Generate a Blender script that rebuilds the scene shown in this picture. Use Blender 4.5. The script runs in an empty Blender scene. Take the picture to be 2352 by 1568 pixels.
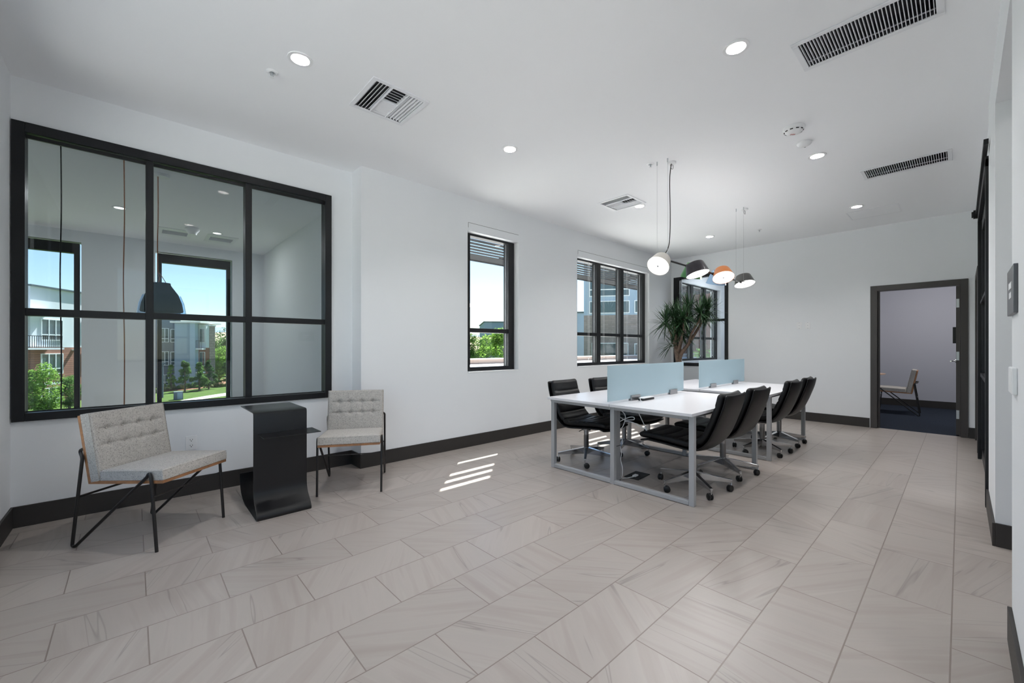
import bpy, math, random
from mathutils import Vector, Matrix
random.seed(7)
C = bpy.context.scene.collection
sc = bpy.context.scene
PI = math.pi
H = 3.105                      # ceiling height

# ------------------------------------------------------------------ camera
cam_d = bpy.data.cameras.new('camera')
cam = bpy.data.objects.new('camera', cam_d); C.objects.link(cam)
cam.location = (0, 0, 1.24)
cam.rotation_euler = (PI/2, 0, -(PI/2 - 0.8277))
cam_d.sensor_width = 36; cam_d.lens = 36*946.5/2352; cam_d.shift_y = 13.7/2352
cam_d.clip_start = .02; cam_d.clip_end = 5000
sc.camera = cam

# ------------------------------------------------------------------ sky, sun, exposure
W = bpy.data.worlds.new('world'); sc.world = W; W.use_nodes = True
wn = W.node_tree; wn.nodes.clear()
sky = wn.nodes.new('ShaderNodeTexSky'); sky.sky_type = 'NISHITA'; sky.sun_disc = False
sky.sun_elevation = math.radians(53.2); sky.sun_rotation = math.radians(45.6)
sky.air_density = 1.0; sky.dust_density = .4; sky.ozone_density = 1.6; sky.altitude = 300
bg = wn.nodes.new('ShaderNodeBackground'); bg.inputs[1].default_value = .165
wo = wn.nodes.new('ShaderNodeOutputWorld')
wn.links.new(sky.outputs[0], bg.inputs[0]); wn.links.new(bg.outputs[0], wo.inputs[0])
sun_d = bpy.data.lights.new('sun', 'SUN'); sun_d.energy = 17.0; sun_d.angle = .0093; sun_d.color = (1, .96, .9)
sun = bpy.data.objects.new('sun', sun_d); C.objects.link(sun)
sun.rotation_euler = Vector((-1.02, -1, -1.91)).to_track_quat('-Z', 'Y').to_euler()
sun.location = (20, 20, 30)
sc.view_settings.view_transform = 'Standard'; sc.view_settings.look = 'None'
sc.view_settings.gamma = 1; sc.view_settings.exposure = 0.64
sc.view_settings.use_curve_mapping = False
sc.cycles.max_bounces = 14; sc.cycles.diffuse_bounces = 8; sc.cycles.transparent_max_bounces = 24
sc.cycles.glossy_bounces = 5
DOWN_W = 12.5                   # watts of one recessed ceiling light

# ------------------------------------------------------------------ materials
def nt(name):
    m = bpy.data.materials.new(name); m.use_nodes = True
    t = m.node_tree; b = t.nodes['Principled BSDF']
    return m, t, b
def mat(name, col, rough=.5, metal=0, spec=.5, noise=0, nscale=8, bump=0, bscale=60, coat=0, emit=None, estr=0, det=2):
    m, t, b = nt(name)
    b.inputs['Base Color'].default_value = (*col, 1); b.inputs['Roughness'].default_value = rough
    b.inputs['Metallic'].default_value = metal; b.inputs['Specular IOR Level'].default_value = spec
    b.inputs['Coat Weight'].default_value = coat
    tc = t.nodes.new('ShaderNodeTexCoord')
    if noise:
        n = t.nodes.new('ShaderNodeTexNoise'); n.inputs['Scale'].default_value = nscale; n.inputs['Detail'].default_value = det
        r = t.nodes.new('ShaderNodeMapRange'); r.inputs[3].default_value = 1-noise; r.inputs[4].default_value = 1+noise
        r.inputs[1].default_value = .3; r.inputs[2].default_value = .7
        x = t.nodes.new('ShaderNodeVectorMath'); x.operation = 'SCALE'; x.inputs[0].default_value = col
        t.links.new(tc.outputs['Object'], n.inputs['Vector']); t.links.new(n.outputs[0], r.inputs[0])
        t.links.new(r.outputs[0], x.inputs['Scale']); t.links.new(x.outputs[0], b.inputs['Base Color'])
    if bump:
        n2 = t.nodes.new('ShaderNodeTexNoise'); n2.inputs['Scale'].default_value = bscale; n2.inputs['Detail'].default_value = 3
        bp = t.nodes.new('ShaderNodeBump'); bp.inputs['Strength'].default_value = bump; bp.inputs['Distance'].default_value = .002
        t.links.new(tc.outputs['Object'], n2.inputs['Vector']); t.links.new(n2.outputs[0], bp.inputs['Height'])
        t.links.new(bp.outputs[0], b.inputs['Normal'])
    if emit:
        b.inputs['Emission Color'].default_value = (*emit, 1); b.inputs['Emission Strength'].default_value = estr
    return m

M = {}
M['wall'] = mat('wall_paint', (.80, .82, .84), .85, spec=.2, bump=.15, bscale=250)
M['ceil'] = mat('ceiling_paint', (.89, .90, .92), .9, spec=.15)
M['reveal'] = mat('reveal_paint', (.85, .86, .87), .7, spec=.3)
M['base'] = mat('baseboard_paint', (.030, .027, .025), .5)
M['black'] = mat('black_steel_frame', (.008, .009, .011), .42, spec=.35)
M['brown'] = mat('dark_bronze_frame', (.055, .05, .048), .45)
M['white'] = mat('white_plastic', (.82, .83, .84), .4)
M['ventw'] = mat('white_enamel', (.80, .81, .84), .4)
M['cavity'] = mat('duct_cavity', (.045, .045, .05), .8)
M['slot'] = mat('socket_hole', (.01, .01, .01), .6)
M['grey'] = mat('silver_grey_paint', (.43, .44, .455), .35, metal=.25)
M['chrome'] = mat('polished_aluminium', (.62, .63, .65), .16, metal=1)
M['alu'] = mat('brushed_aluminium', (.42, .42, .43), .33, metal=1)
M['leather'] = mat('black_leather', (.006, .006, .007), .42, spec=.32, bump=.25, bscale=140)
M['rubber'] = mat('black_rubber', (.012, .012, .012), .5)
M['desk'] = mat('white_laminate', (.70, .70, .73), .28, spec=.5)
M['deskline'] = mat('grey_edge_band', (.26, .27, .28), .45)
M['tube'] = mat('black_tube_steel', (.013, .012, .012), .42)
M['sheet'] = mat('black_powder_coat', (.007, .007, .008), .30, spec=.42, bump=.08, bscale=300)
M['wood'] = mat('walnut_ply', (.36, .17, .075), .45, noise=.2, nscale=30)
M['carpet'] = mat('navy_carpet', (.028, .035, .05), .95, spec=.05, noise=.25, nscale=90, bump=.5, bscale=400)
M['darkroom'] = mat('dark_room_paint', (.03, .028, .028), .8)
M['signgrey'] = mat('sign_grey', (.10, .105, .115), .3)
M['hinge'] = mat('satin_steel', (.55, .58, .6), .35, metal=.8)
M['pot'] = mat('dark_planter', (.03, .03, .032), .5)
M['soil'] = mat('potting_soil', (.03, .02, .012), .95, noise=.3, nscale=60)
M['bark'] = mat('dracaena_bark', (.17, .115, .085), .85, noise=.35, nscale=28, bump=.6, bscale=60, det=5)
M['leafd'] = mat('dracaena_leaf', (.022, .065, .022), .38, noise=.45, nscale=9)
M['sh_white'] = mat('lamp_beige_lacquer', (.70, .66, .60), .35)
M['sh_black'] = mat('lamp_black_lacquer', (.022, .018, .026), .28)
M['sh_orange'] = mat('lamp_orange_lacquer', (.62, .20, .045), .3)
M['sh_grey'] = mat('lamp_grey_lacquer', (.10, .10, .095), .35)
M['sh_green'] = mat('lamp_green_lacquer', (.045, .17, .05), .3)
M['sh_blue'] = mat('lamp_blue_lacquer', (.23, .36, .52), .35)
M['diff'] = mat('lamp_diffuser', (.9, .9, .88), .4, emit=(1, .99, .96), estr=1.1)
M['bulb'] = mat('downlight_lens', (.9, .9, .9), .4, emit=(1, .95, .88), estr=2.0)
M['cone'] = mat('downlight_reflector', (.86, .82, .80), .35, metal=.3)
M['bell'] = mat('matte_black_shade', (.006, .006, .007), .85, spec=.08)
M['copper'] = mat('copper_cord', (.42, .15, .07), .4, metal=.3)
M['red'] = mat('red_print', (.45, .03, .03), .5)
M['table_o'] = mat('pale_wood_top', (.62, .42, .30), .4, noise=.1, nscale=20)
# outdoors
M['grass'] = mat('lawn', (.065, .105, .022), .95, spec=.1, noise=.3, nscale=1.5, det=8)
M['mulch'] = mat('bark_mulch', (.28, .14, .09), .95, spec=.1, noise=.3, nscale=3, det=6)
M['concrete'] = mat('pale_concrete', (.55, .53, .50), .9, noise=.06, nscale=3)
M['roofw'] = mat('white_roof_membrane', (.72, .70, .68), .8)
M['tan'] = mat('tan_coping', (.42, .32, .27), .8)
M['stuccow'] = mat('white_stucco', (.62, .65, .68), .9)
M['dgrey'] = mat('dark_grey_stucco', (.13, .15, .19), .9)
M['bgrey'] = mat('blue_grey_stucco', (.24, .31, .40), .9)
M['lblue'] = mat('pale_blue_stucco', (.33, .43, .54), .9)
M['winf'] = mat('white_window_frame', (.75, .78, .8), .5)
M['winp'] = mat('dark_window_glass', (.05, .085, .095), .08, spec=.8)
M['winp2'] = mat('teal_window_glass', (.10, .24, .30), .08, spec=.8)
M['roofd'] = mat('dark_roof_edge', (.07, .10, .11), .7)
M['louver'] = mat('grey_louver', (.03, .031, .033), .95, spec=.03)
M['leaf1'] = mat('bright_tree_leaf', (.19, .30, .075), .6, noise=.5, nscale=1.2)
M['leaf2'] = mat('mid_tree_leaf', (.11, .19, .06), .6, noise=.5, nscale=1.2)
M['leaf3'] = mat('dark_tree_leaf', (.05, .10, .035), .6, noise=.5, nscale=1.2)
M['leaf4'] = mat('dry_grass_blade', (.25, .27, .10), .8, noise=.4, nscale=.8)
for k_, (n_, c_) in dict(leaf1=('bright_tree_leaf', (.20, .33, .07)), leaf2=('mid_tree_leaf', (.12, .21, .06)), leaf3=('dark_tree_leaf', (.06, .12, .04))).items():
    m_, t_, b_ = nt(n_); N_ = t_.nodes.new
    tc_ = N_('ShaderNodeTexCoord'); no_ = N_('ShaderNodeTexNoise'); no_.inputs['Scale'].default_value = 2.2; t_.links.new(tc_.outputs['Object'], no_.inputs['Vector'])
    mr_ = N_('ShaderNodeMapRange'); mr_.inputs[1].default_value = .3; mr_.inputs[2].default_value = .7; mr_.inputs[3].default_value = .6; mr_.inputs[4].default_value = 1.5; t_.links.new(no_.outputs[0], mr_.inputs[0])
    sc_ = N_('ShaderNodeVectorMath'); sc_.operation = 'SCALE'; sc_.inputs[0].default_value = c_; t_.links.new(mr_.outputs[0], sc_.inputs['Scale'])
    d_ = N_('ShaderNodeBsdfDiffuse'); l_ = N_('ShaderNodeBsdfTranslucent'); x_ = N_('ShaderNodeMixShader'); x_.inputs[0].default_value = .45
    t_.links.new(sc_.outputs[0], d_.inputs[0]); t_.links.new(sc_.outputs[0], l_.inputs[0]); t_.links.new(d_.outputs[0], x_.inputs[1]); t_.links.new(l_.outputs[0], x_.inputs[2])
    t_.links.new(x_.outputs[0], t_.nodes['Material Output'].inputs[0]); t_.nodes.remove(b_); M[k_] = m_
M['trunk'] = mat('tree_bark', (.16, .11, .08), .9)
M['mtn'] = mat('haze_tinted_mountain', (.22, .27, .36), 1, spec=0, noise=.15, nscale=.01, det=5)  # blue distance haze is put into the mountain colour
M['hill'] = mat('dry_hillside', (.33, .26, .20), 1, spec=0, noise=.4, nscale=.04, det=8)

def striped(name, c1, c2, scale, mort=.04, w=50., brick=False):
    m, t, b = nt(name); b.inputs['Roughness'].default_value = .85
    tc = t.nodes.new('ShaderNodeTexCoord'); mp = t.nodes.new('ShaderNodeMapping')
    sx = t.nodes.new('ShaderNodeSeparateXYZ'); cb = t.nodes.new('ShaderNodeCombineXYZ'); ad = t.nodes.new('ShaderNodeMath')
    t.links.new(tc.outputs['Object'], sx.inputs[0]); t.links.new(sx.outputs[0], ad.inputs[0]); t.links.new(sx.outputs[1], ad.inputs[1])
    t.links.new(ad.outputs[0], cb.inputs[0]); t.links.new(sx.outputs[2], cb.inputs[1])
    br = t.nodes.new('ShaderNodeTexBrick'); br.inputs['Scale'].default_value = 1
    br.inputs['Color1'].default_value = (*c1, 1); br.inputs['Color2'].default_value = (*[x*.8 for x in c1], 1)
    br.inputs['Mortar'].default_value = (*c2, 1); br.inputs['Row Height'].default_value = scale
    br.inputs['Brick Width'].default_value = w; br.inputs['Mortar Size'].default_value = mort
    t.links.new(cb.outputs[0], br.inputs['Vector']); t.links.new(br.outputs[0], b.inputs['Base Color'])
    return m
M['siding'] = striped('red_brown_siding', (.33, .15, .10), (.14, .06, .045), .2, .02, 90)
M['brickg'] = striped('grey_brown_brick', (.32, .27, .25), (.22, .19, .18), .16, .012, .5)
M['brickr'] = striped('red_brick', (.30, .11, .07), (.2, .12, .1), .12, .012, .4)
M['stone'] = striped('rough_stone', (.38, .30, .27), (.2, .16, .15), .35, .03, .6)

def floor_mat():
    m, t, b = nt('stone_look_tile'); N = t.nodes.new; L = t.links.new
    tc = N('ShaderNodeTexCoord'); mp = N('ShaderNodeMapping'); mp.inputs['Location'].default_value = (-.047+.61*20, -.027+.3025*20, 0)
    L(tc.outputs['Object'], mp.inputs[0])
    def brick(c1, c2, mo):
        br = N('ShaderNodeTexBrick'); br.offset = .5; br.offset_frequency = 2; br.squash = 1
        br.inputs['Scale'].default_value = 1; br.inputs['Brick Width'].default_value = .61; br.inputs['Row Height'].default_value = .3025
        br.inputs['Mortar Size'].default_value = .0027; br.inputs['Mortar Smooth'].default_value = .1
        br.inputs['Color1'].default_value = (*c1, 1); br.inputs['Color2'].default_value = (*c2, 1); br.inputs['Mortar'].default_value = (*mo, 1)
        L(mp.outputs[0], br.inputs['Vector']); return br
    rnd = brick((0, 0, 0), (1, 1, 1), (.5, .5, .5))
    ang = N('ShaderNodeMath'); ang.operation = 'MULTIPLY'; ang.inputs[1].default_value = 2.6
    L(rnd.outputs[0], ang.inputs[0])
    rot = N('ShaderNodeVectorRotate'); rot.rotation_type = 'Z_AXIS'; L(tc.outputs['Object'], rot.inputs[0]); L(ang.outputs[0], rot.inputs['Angle'])
    sm = N('ShaderNodeMapping'); sm.inputs['Scale'].default_value = (.8, 13, 1); L(rot.outputs[0], sm.inputs[0])
    w = N('ShaderNodeMath'); w.operation = 'MULTIPLY'; w.inputs[1].default_value = 40; L(rnd.outputs[0], w.inputs[0])
    nz = N('ShaderNodeTexNoise'); nz.noise_dimensions = '4D'; nz.inputs['Scale'].default_value = 1.3; nz.inputs['Detail'].default_value = 5
    nz.inputs['Distortion'].default_value = .12; L(sm.outputs[0], nz.inputs['Vector']); L(w.outputs[0], nz.inputs['W'])
    cr = N('ShaderNodeValToRGB'); e = cr.color_ramp.elements
    e[0].position = .30; e[0].color = (.322, .280, .254, 1); e[1].position = .72; e[1].color = (.385, .349, .320, 1)
    a = e.new(.46); a.color = (.350, .312, .285, 1); a = e.new(.5); a.color = (.366, .328, .300, 1); a = e.new(.6); a.color = (.354, .320, .292, 1)
    L(nz.outputs[0], cr.inputs[0])
    # thin dark veins
    wv = N('ShaderNodeTexNoise'); wv.noise_dimensions = '4D'; wv.inputs['Scale'].default_value = 1.0; wv.inputs['Detail'].default_value = 2
    sm2 = N('ShaderNodeMapping'); sm2.inputs['Scale'].default_value = (.55, 11, 1); L(rot.outputs[0], sm2.inputs[0])
    L(sm2.outputs[0], wv.inputs['Vector']); L(w.outputs[0], wv.inputs['W'])
    v1 = N('ShaderNodeMath'); v1.operation = 'SUBTRACT'; v1.inputs[1].default_value = .62; L(wv.outputs[0], v1.inputs[0])
    v2 = N('ShaderNodeMath'); v2.operation = 'ABSOLUTE'; L(v1.outputs[0], v2.inputs[0])
    v3 = N('ShaderNodeMapRange'); v3.inputs[1].default_value = 0; v3.inputs[2].default_value = .012; v3.inputs[3].default_value = .74; v3.inputs[4].default_value = 1
    L(v2.outputs[0], v3.inputs[0])
    mul = N('ShaderNodeVectorMath'); mul.operation = 'SCALE'; L(cr.outputs[0], mul.inputs[0]); L(v3.outputs[0], mul.inputs['Scale'])
    tv = N('ShaderNodeMapRange'); tv.inputs[3].default_value = .95; tv.inputs[4].default_value = 1.05; L(rnd.outputs[0], tv.inputs[0])
    mul2 = N('ShaderNodeVectorMath'); mul2.operation = 'SCALE'; L(mul.outputs[0], mul2.inputs[0]); L(tv.outputs[0], mul2.inputs['Scale'])
    mx = N('ShaderNodeMix'); mx.data_type = 'RGBA'; L(rnd.outputs['Fac'], mx.inputs[0]); L(mul2.outputs[0], mx.inputs[6]); mx.inputs[7].default_value = (.215, .178, .157, 1)
    L(mx.outputs[2], b.inputs['Base Color'])
    b.inputs['Roughness'].default_value = .34; b.inputs['Specular IOR Level'].default_value = .5
    bp = N('ShaderNodeBump'); bp.inputs['Strength'].default_value = .5; bp.inputs['Distance'].default_value = .002; bp.invert = True
    L(rnd.outputs['Fac'], bp.inputs['Height']); L(bp.outputs[0], b.inputs['Normal'])
    return m
M['floor'] = floor_mat()

def tweed():
    m, t, b = nt('tweed_upholstery'); N = t.nodes.new; L = t.links.new
    tc = N('ShaderNodeTexCoord')
    def fleck(sc_, thr, wid, scale3):
        mp = N('ShaderNodeMapping'); mp.inputs['Scale'].default_value = scale3; L(tc.outputs['Object'], mp.inputs[0])
        n = N('ShaderNodeTexNoise'); n.inputs['Scale'].default_value = sc_; n.inputs['Detail'].default_value = 2; L(mp.outputs[0], n.inputs['Vector'])
        r = N('ShaderNodeMapRange'); r.inputs[1].default_value = thr; r.inputs[2].default_value = thr+wid; L(n.outputs[0], r.inputs[0]); return r, n
    f1, n1 = fleck(300, .585, .06, (1, 1, .4)); f2, n2 = fleck(320, .60, .06, (.35, 1, 1.2))
    ad = N('ShaderNodeMath'); ad.operation = 'MAXIMUM'; L(f1.outputs[0], ad.inputs[0]); L(f2.outputs[0], ad.inputs[1])
    n3 = N('ShaderNodeTexNoise'); n3.inputs['Scale'].default_value = 60; L(tc.outputs['Object'], n3.inputs['Vector'])
    base = N('ShaderNodeMix'); base.data_type = 'RGBA'; base.inputs[6].default_value = (.40, .375, .345, 1); base.inputs[7].default_value = (.54, .515, .48, 1)
    L(n3.outputs[0], base.inputs[0])
    mx = N('ShaderNodeMix'); mx.data_type = 'RGBA'; mx.inputs[7].default_value = (.13, .12, .12, 1)
    k = N('ShaderNodeMath'); k.operation = 'MULTIPLY'; k.inputs[1].default_value = .72; L(ad.outputs[0], k.inputs[0])
    L(k.outputs[0], mx.inputs[0]); L(base.outputs[2], mx.inputs[6]); L(mx.outputs[2], b.inputs['Base Color'])
    b.inputs['Roughness'].default_value = .95; b.inputs['Specular IOR Level'].default_value = .1
    b.inputs['Sheen Weight'].default_value = .15
    bp = N('ShaderNodeBump'); bp.inputs['Strength'].default_value = .5; bp.inputs['Distance'].default_value = .002; L(n1.outputs[0], bp.inputs['Height']); L(bp.outputs[0], b.inputs['Normal'])
    return m
M['tweed'] = tweed()

def glass(name, tint=(.93, .96, .96), r0=.045):
    m = bpy.data.materials.new(name); m.use_nodes = True; t = m.node_tree; t.nodes.clear(); N = t.nodes.new; L = t.links.new
    lw = N('ShaderNodeLayerWeight'); lw.inputs[0].default_value = .5
    p = N('ShaderNodeMath'); p.operation = 'POWER'; p.inputs[1].default_value = 5; L(lw.outputs['Facing'], p.inputs[0])
    r = N('ShaderNodeMapRange'); r.inputs[3].default_value = r0; r.inputs[4].default_value = 1; L(p.outputs[0], r.inputs[0])
    tr = N('ShaderNodeBsdfTransparent'); tr.inputs[0].default_value = (*tint, 1)
    gl = N('ShaderNodeBsdfGlossy'); gl.inputs['Roughness'].default_value = 0
    mx = N('ShaderNodeMixShader'); L(r.outputs[0], mx.inputs[0]); L(tr.outputs[0], mx.inputs[1]); L(gl.outputs[0], mx.inputs[2])
    o = N('ShaderNodeOutputMaterial'); L(mx.outputs[0], o.inputs[0]); return m
M['glass'] = glass('window_glass'); M['iglass'] = glass('interior_glass', (.80, .84, .865), .024)
M['bluegl'] = glass('bluish_shade_glass', (.62, .76, .92), .015)
def frosted():
    m = bpy.data.materials.new('frosted_glass'); m.use_nodes = True; t = m.node_tree; t.nodes.clear(); N = t.nodes.new; L = t.links.new
    d = N('ShaderNodeBsdfDiffuse'); d.inputs[0].default_value = (.60, .70, .745, 1)
    tl = N('ShaderNodeBsdfTranslucent'); tl.inputs[0].default_value = (.66, .79, .84, 1)
    tr = N('ShaderNodeBsdfTransparent'); tr.inputs[0].default_value = (.75, .88, .92, 1)
    gl = N('ShaderNodeBsdfGlossy'); gl.inputs['Roughness'].default_value = .25
    m1 = N('ShaderNodeMixShader'); m1.inputs[0].default_value = .5; L(d.outputs[0], m1.inputs[1]); L(tl.outputs[0], m1.inputs[2])
    m2 = N('ShaderNodeMixShader'); m2.inputs[0].default_value = .22; L(m1.outputs[0], m2.inputs[1]); L(tr.outputs[0], m2.inputs[2])
    m3 = N('ShaderNodeMixShader'); m3.inputs[0].default_value = .06; L(m2.outputs[0], m3.inputs[1]); L(gl.outputs[0], m3.inputs[2])
    o = N('ShaderNodeOutputMaterial'); L(m3.outputs[0], o.inputs[0]); return m
M['frost'] = frosted()

# ------------------------------------------------------------------ mesh helpers
class MB:
    def __init__(s): s.v = []; s.f = []
    def box(s, x0, x1, y0, y1, z0, z1, mtx=None):
        n = len(s.v)
        p = [(x, y, z) for z in (z0, z1) for y in (y0, y1) for x in (x0, x1)]
        if mtx is not None: p = [tuple(mtx @ Vector(q)) for q in p]
        s.v += p
        s.f += [tuple(n+i for i in q) for q in ((0, 2, 3, 1), (4, 5, 7, 6), (0, 1, 5, 4), (2, 6, 7, 3), (0, 4, 6, 2), (1, 3, 7, 5))]
        return s
    def wall_y(s, y0, y1, a0, a1, z0, z1, holes=()):       # wall facing +-Y with openings (x0,x1,z0,z1)
        s._holes(a0, a1, z0, z1, holes, lambda p, q, r, t: s.box(p, q, y0, y1, r, t)); return s
    def wall_x(s, x0, x1, a0, a1, z0, z1, holes=()):
        s._holes(a0, a1, z0, z1, holes, lambda p, q, r, t: s.box(x0, x1, p, q, r, t)); return s
    def slab(s, z0, z1, x0, x1, y0, y1, holes=()):
        s._holes(x0, x1, y0, y1, holes, lambda p, q, r, t: s.box(p, q, r, t, z0, z1)); return s
    def _holes(s, a0, a1, b0, b1, holes, fn):
        A = sorted({a0, a1, *[h[0] for h in holes], *[h[1] for h in holes]})
        for i in range(len(A)-1):
            p, q = A[i], A[i+1]; m = (p+q)/2; cut = sorted((h[2], h[3]) for h in holes if h[0] < m < h[1]); z = b0
            for c in cut:
                if c[0] > z+1e-6: fn(p, q, z, c[0])
                z = c[1]
            if z < b1-1e-6: fn(p, q, z, b1)
    def ring(s, pts):
        n = len(s.v); s.v += [tuple(p) for p in pts]; return list(range(n, n+len(pts)))
    def bridge(s, a, b):
        k = len(a)
        for i in range(k): s.f.append((a[i], a[(i+1) % k], b[(i+1) % k], b[i]))
    def tube(s, pts, r, n=10, closed=False):
        pts = [Vector(p) for p in pts]; k = len(pts); rs = r if isinstance(r, (list, tuple)) else [r]*k
        prev = None; rings = []
        for i, p in enumerate(pts):
            if closed: t = pts[(i+1) % k]-pts[i-1]
            else: t = pts[min(i+1, k-1)]-pts[max(i-1, 0)]
            t.normalize()
            if prev is None:
                u = t.orthogonal().normalized()
            else:
                u = (prev-t*prev.dot(t)).normalized()
            prev = u; w = t.cross(u)
            rings.append(s.ring([p+(u*math.cos(2*PI*j/n)+w*math.sin(2*PI*j/n))*rs[i] for j in range(n)]))
        for i in range(k-1): s.bridge(rings[i], rings[i+1])
        if closed: s.bridge(rings[-1], rings[0])
        else: s.f.append(tuple(reversed(rings[0]))); s.f.append(tuple(rings[-1]))
        return s
    def lathe(s, prof, n=32, mtx=None, cap=True):
        rings = []
        for r, z in prof:
            q = [Vector((r*math.cos(2*PI*j/n), r*math.sin(2*PI*j/n), z)) for j in range(n)]
            if mtx is not None: q = [mtx @ p for p in q]
            rings.append(s.ring(q))
        for a, b in zip(rings, rings[1:]): s.bridge(a, b)
        if cap: s.f.append(tuple(reversed(rings[0]))); s.f.append(tuple(rings[-1]))
        return s
    def strip(s, prof, x0, x1, t):      # bent sheet: profile in (y,z), extruded along x, thickness t
        P = [Vector((0, a, b)) for a, b in prof]; k = len(P); O = []
        for i in range(k):
            d = (P[min(i+1, k-1)]-P[max(i-1, 0)]).normalized(); O.append(Vector((0, -d.z, d.y))*t)
        rings = [s.ring([(x0, p.y, p.z), (x1, p.y, p.z), (x1, (p+o).y, (p+o).z), (x0, (p+o).y, (p+o).z)]) for p, o in zip(P, O)]
        for a, b in zip(rings, rings[1:]): s.bridge(a, b)
        s.f.append(tuple(reversed(rings[0]))); s.f.append(tuple(rings[-1])); return s
    def build(s, name, m, parent=None, smooth=0, bevel=0, seg=2):
        me = bpy.data.meshes.new(name); me.from_pydata(s.v, [], s.f); me.update()
        import bmesh
        bm = bmesh.new(); bm.from_mesh(me); bmesh.ops.recalc_face_normals(bm, faces=bm.faces); bm.to_mesh(me); bm.free()
        o = bpy.data.objects.new(name, me); C.objects.link(o); me.materials.append(m if not isinstance(m, str) else M[m])
        if smooth:
            me.polygons.foreach_set('use_smooth', [True]*len(me.polygons)); me.set_sharp_from_angle(angle=math.radians(smooth))
        if bevel:
            b = o.modifiers.new('bevel', 'BEVEL'); b.width = bevel; b.segments = seg; b.limit_method = 'ANGLE'; b.angle_limit = math.radians(40)
        if parent is not None: o.parent = parent
        return o

def tag(o, label=None, cat=None, group=None, kind=None):
    if label: o['label'] = label
    if cat: o['category'] = cat
    if group: o['group'] = group
    if kind: o['kind'] = kind
    return o
def thing(name, label, cat, loc=(0, 0, 0), rz=0, group=None, kind=None):
    o = bpy.data.objects.new(name, None); C.objects.link(o); o.location = loc; o.rotation_euler = (0, 0, rz)
    o.empty_display_size = .1
    return tag(o, label, cat, group, kind)
def struct(o, label, cat): return tag(o, label, cat, kind='structure')
def copy_tree(o, parent=None):
    c = o.copy(); C.objects.link(c)
    if parent is not None: c.parent = parent
    for ch in list(o.children): copy_tree(ch, c)
    return c
def dup(o, loc, rz=None, label=None, scale=None):
    c = copy_tree(o); c.location = loc
    if rz is not None: c.rotation_euler = (0, 0, rz)
    if label: c['label'] = label
    if scale: c.scale = scale
    return c
def box(name, m, x0, x1, y0, y1, z0, z1, parent=None, bevel=0):
    return MB().box(x0, x1, y0, y1, z0, z1).build(name, m, parent, bevel=bevel)
def catmull(P, n):
    P = [Vector(p) for p in P]; out = []; k = len(P)-1
    for i in range(k):
        p0 = P[max(i-1, 0)]; p1 = P[i]; p2 = P[i+1]; p3 = P[min(i+2, k)]
        for j in range(n):
            t = j/n; out.append(.5*((2*p1)+(p2-p0)*t+(2*p0-5*p1+4*p2-p3)*t*t+(3*p1-p0-3*p2+p3)*t**3))
    out.append(P[-1]); return out
def round_path(P, r, n=5):
    P = [Vector(p) for p in P]; out = [P[0]]
    for a, b, c in zip(P, P[1:], P[2:]):
        u = (a-b); v = (c-b); d = min(r, u.length*.45, v.length*.45); A = b+u.normalized()*d; B = b+v.normalized()*d
        for j in range(n+1):
            t = j/n; out.append(A*(1-t)**2+b*2*t*(1-t)+B*t*t)
    out.append(P[-1]); return out

# ------------------------------------------------------------------ room shell
XL, XR = -.62, 8.42            # left wall face, far wall face
YB, YA = 4.16, 4.40            # projecting wall with windows / recessed wall with interior window
WZ0, WZ1 = .935, 2.70
EX = 12.06
lights = [(.795, 2.89), (2.606, 2.866), (4.917, 2.865), (7.137, 2.854), (2.76, .944), (4.90, .944), (7.05, .93), (.62, .944)]
hs = .052
g1 = (3.02, 3.305, .09, .68); g2 = (5.68, 5.965, .085, .69)
v1 = (1.245, 1.625, 2.755, 3.145); v2 = (4.45, 4.83, 2.765, 3.155)
holes = [(x-hs, x+hs, y-hs, y+hs) for x, y in lights]+[g1, g2, v1, v2]
fl = MB().box(XL-.12, XR+.06, -.46, 4.40, -.12, 0).box(-3.2, XR+.06, -2.2, -.46, -.12, 0).box(-3.2, XR+.06, 4.40, 9.1, -.12, 0).build('floor', 'floor'); struct(fl, 'grey beige stone-look tile floor laid in running bond', 'floor')
ce = MB().slab(H, H+.1, XL-.12, EX, -.46, 4.42, holes).box(-3.2, EX, -2.2, -.46, H, H+.1).build('ceiling', 'ceil'); struct(ce, 'smooth white painted ceiling of the open office', 'ceiling')
wa = MB().wall_y(YA, YA+.12, XL-.12, 1.83, 0, H, [(-.60, 1.49, .745, 2.79)]).build('wall_left', 'wall'); struct(wa, 'white wall holding the large black interior window', 'wall')
wb = MB().wall_y(YB, YB+.26, 1.72, EX, 0, H, [(3.07, 3.945, WZ0-.01, WZ1), (5.24, 7.50, WZ0-.01, WZ1), (8.92, 11.10, WZ0-.01, WZ1)]).build('wall_back', 'wall'); struct(wb, 'white outer wall with two deep window openings', 'wall')
ww = MB().wall_x(XR, XR+.12, -.16, YB, 0, H, [(3.03, 4.10, .86, 2.70), (-.03, .90, -.01, 2.14)]).build('wall_far', 'wall'); struct(ww, 'white far wall with the open door', 'wall')
wl = MB().wall_x(XL-.12, XL, -.45, YA, 0, H, [(.35, 3.75, .45, 2.85)]).build('wall_near', 'wall'); struct(wl, 'white end wall at the left edge of the picture', 'wall')
wr = MB().wall_y(-.46, -.147, XL-.12, 3.97+.9, 0, H, [(-.19, 1.77, -.01, 2.53), (2.73, 3.97, -.01, 2.765)])
wr.wall_y(-.46, -.160, 4.87, XR+.12, 0, H, [(4.95, 6.9, -.01, 2.66)])
wr = wr.build('wall_right', 'wall'); struct(wr, 'white right-hand wall with a wide opening and a pier', 'wall')
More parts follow.
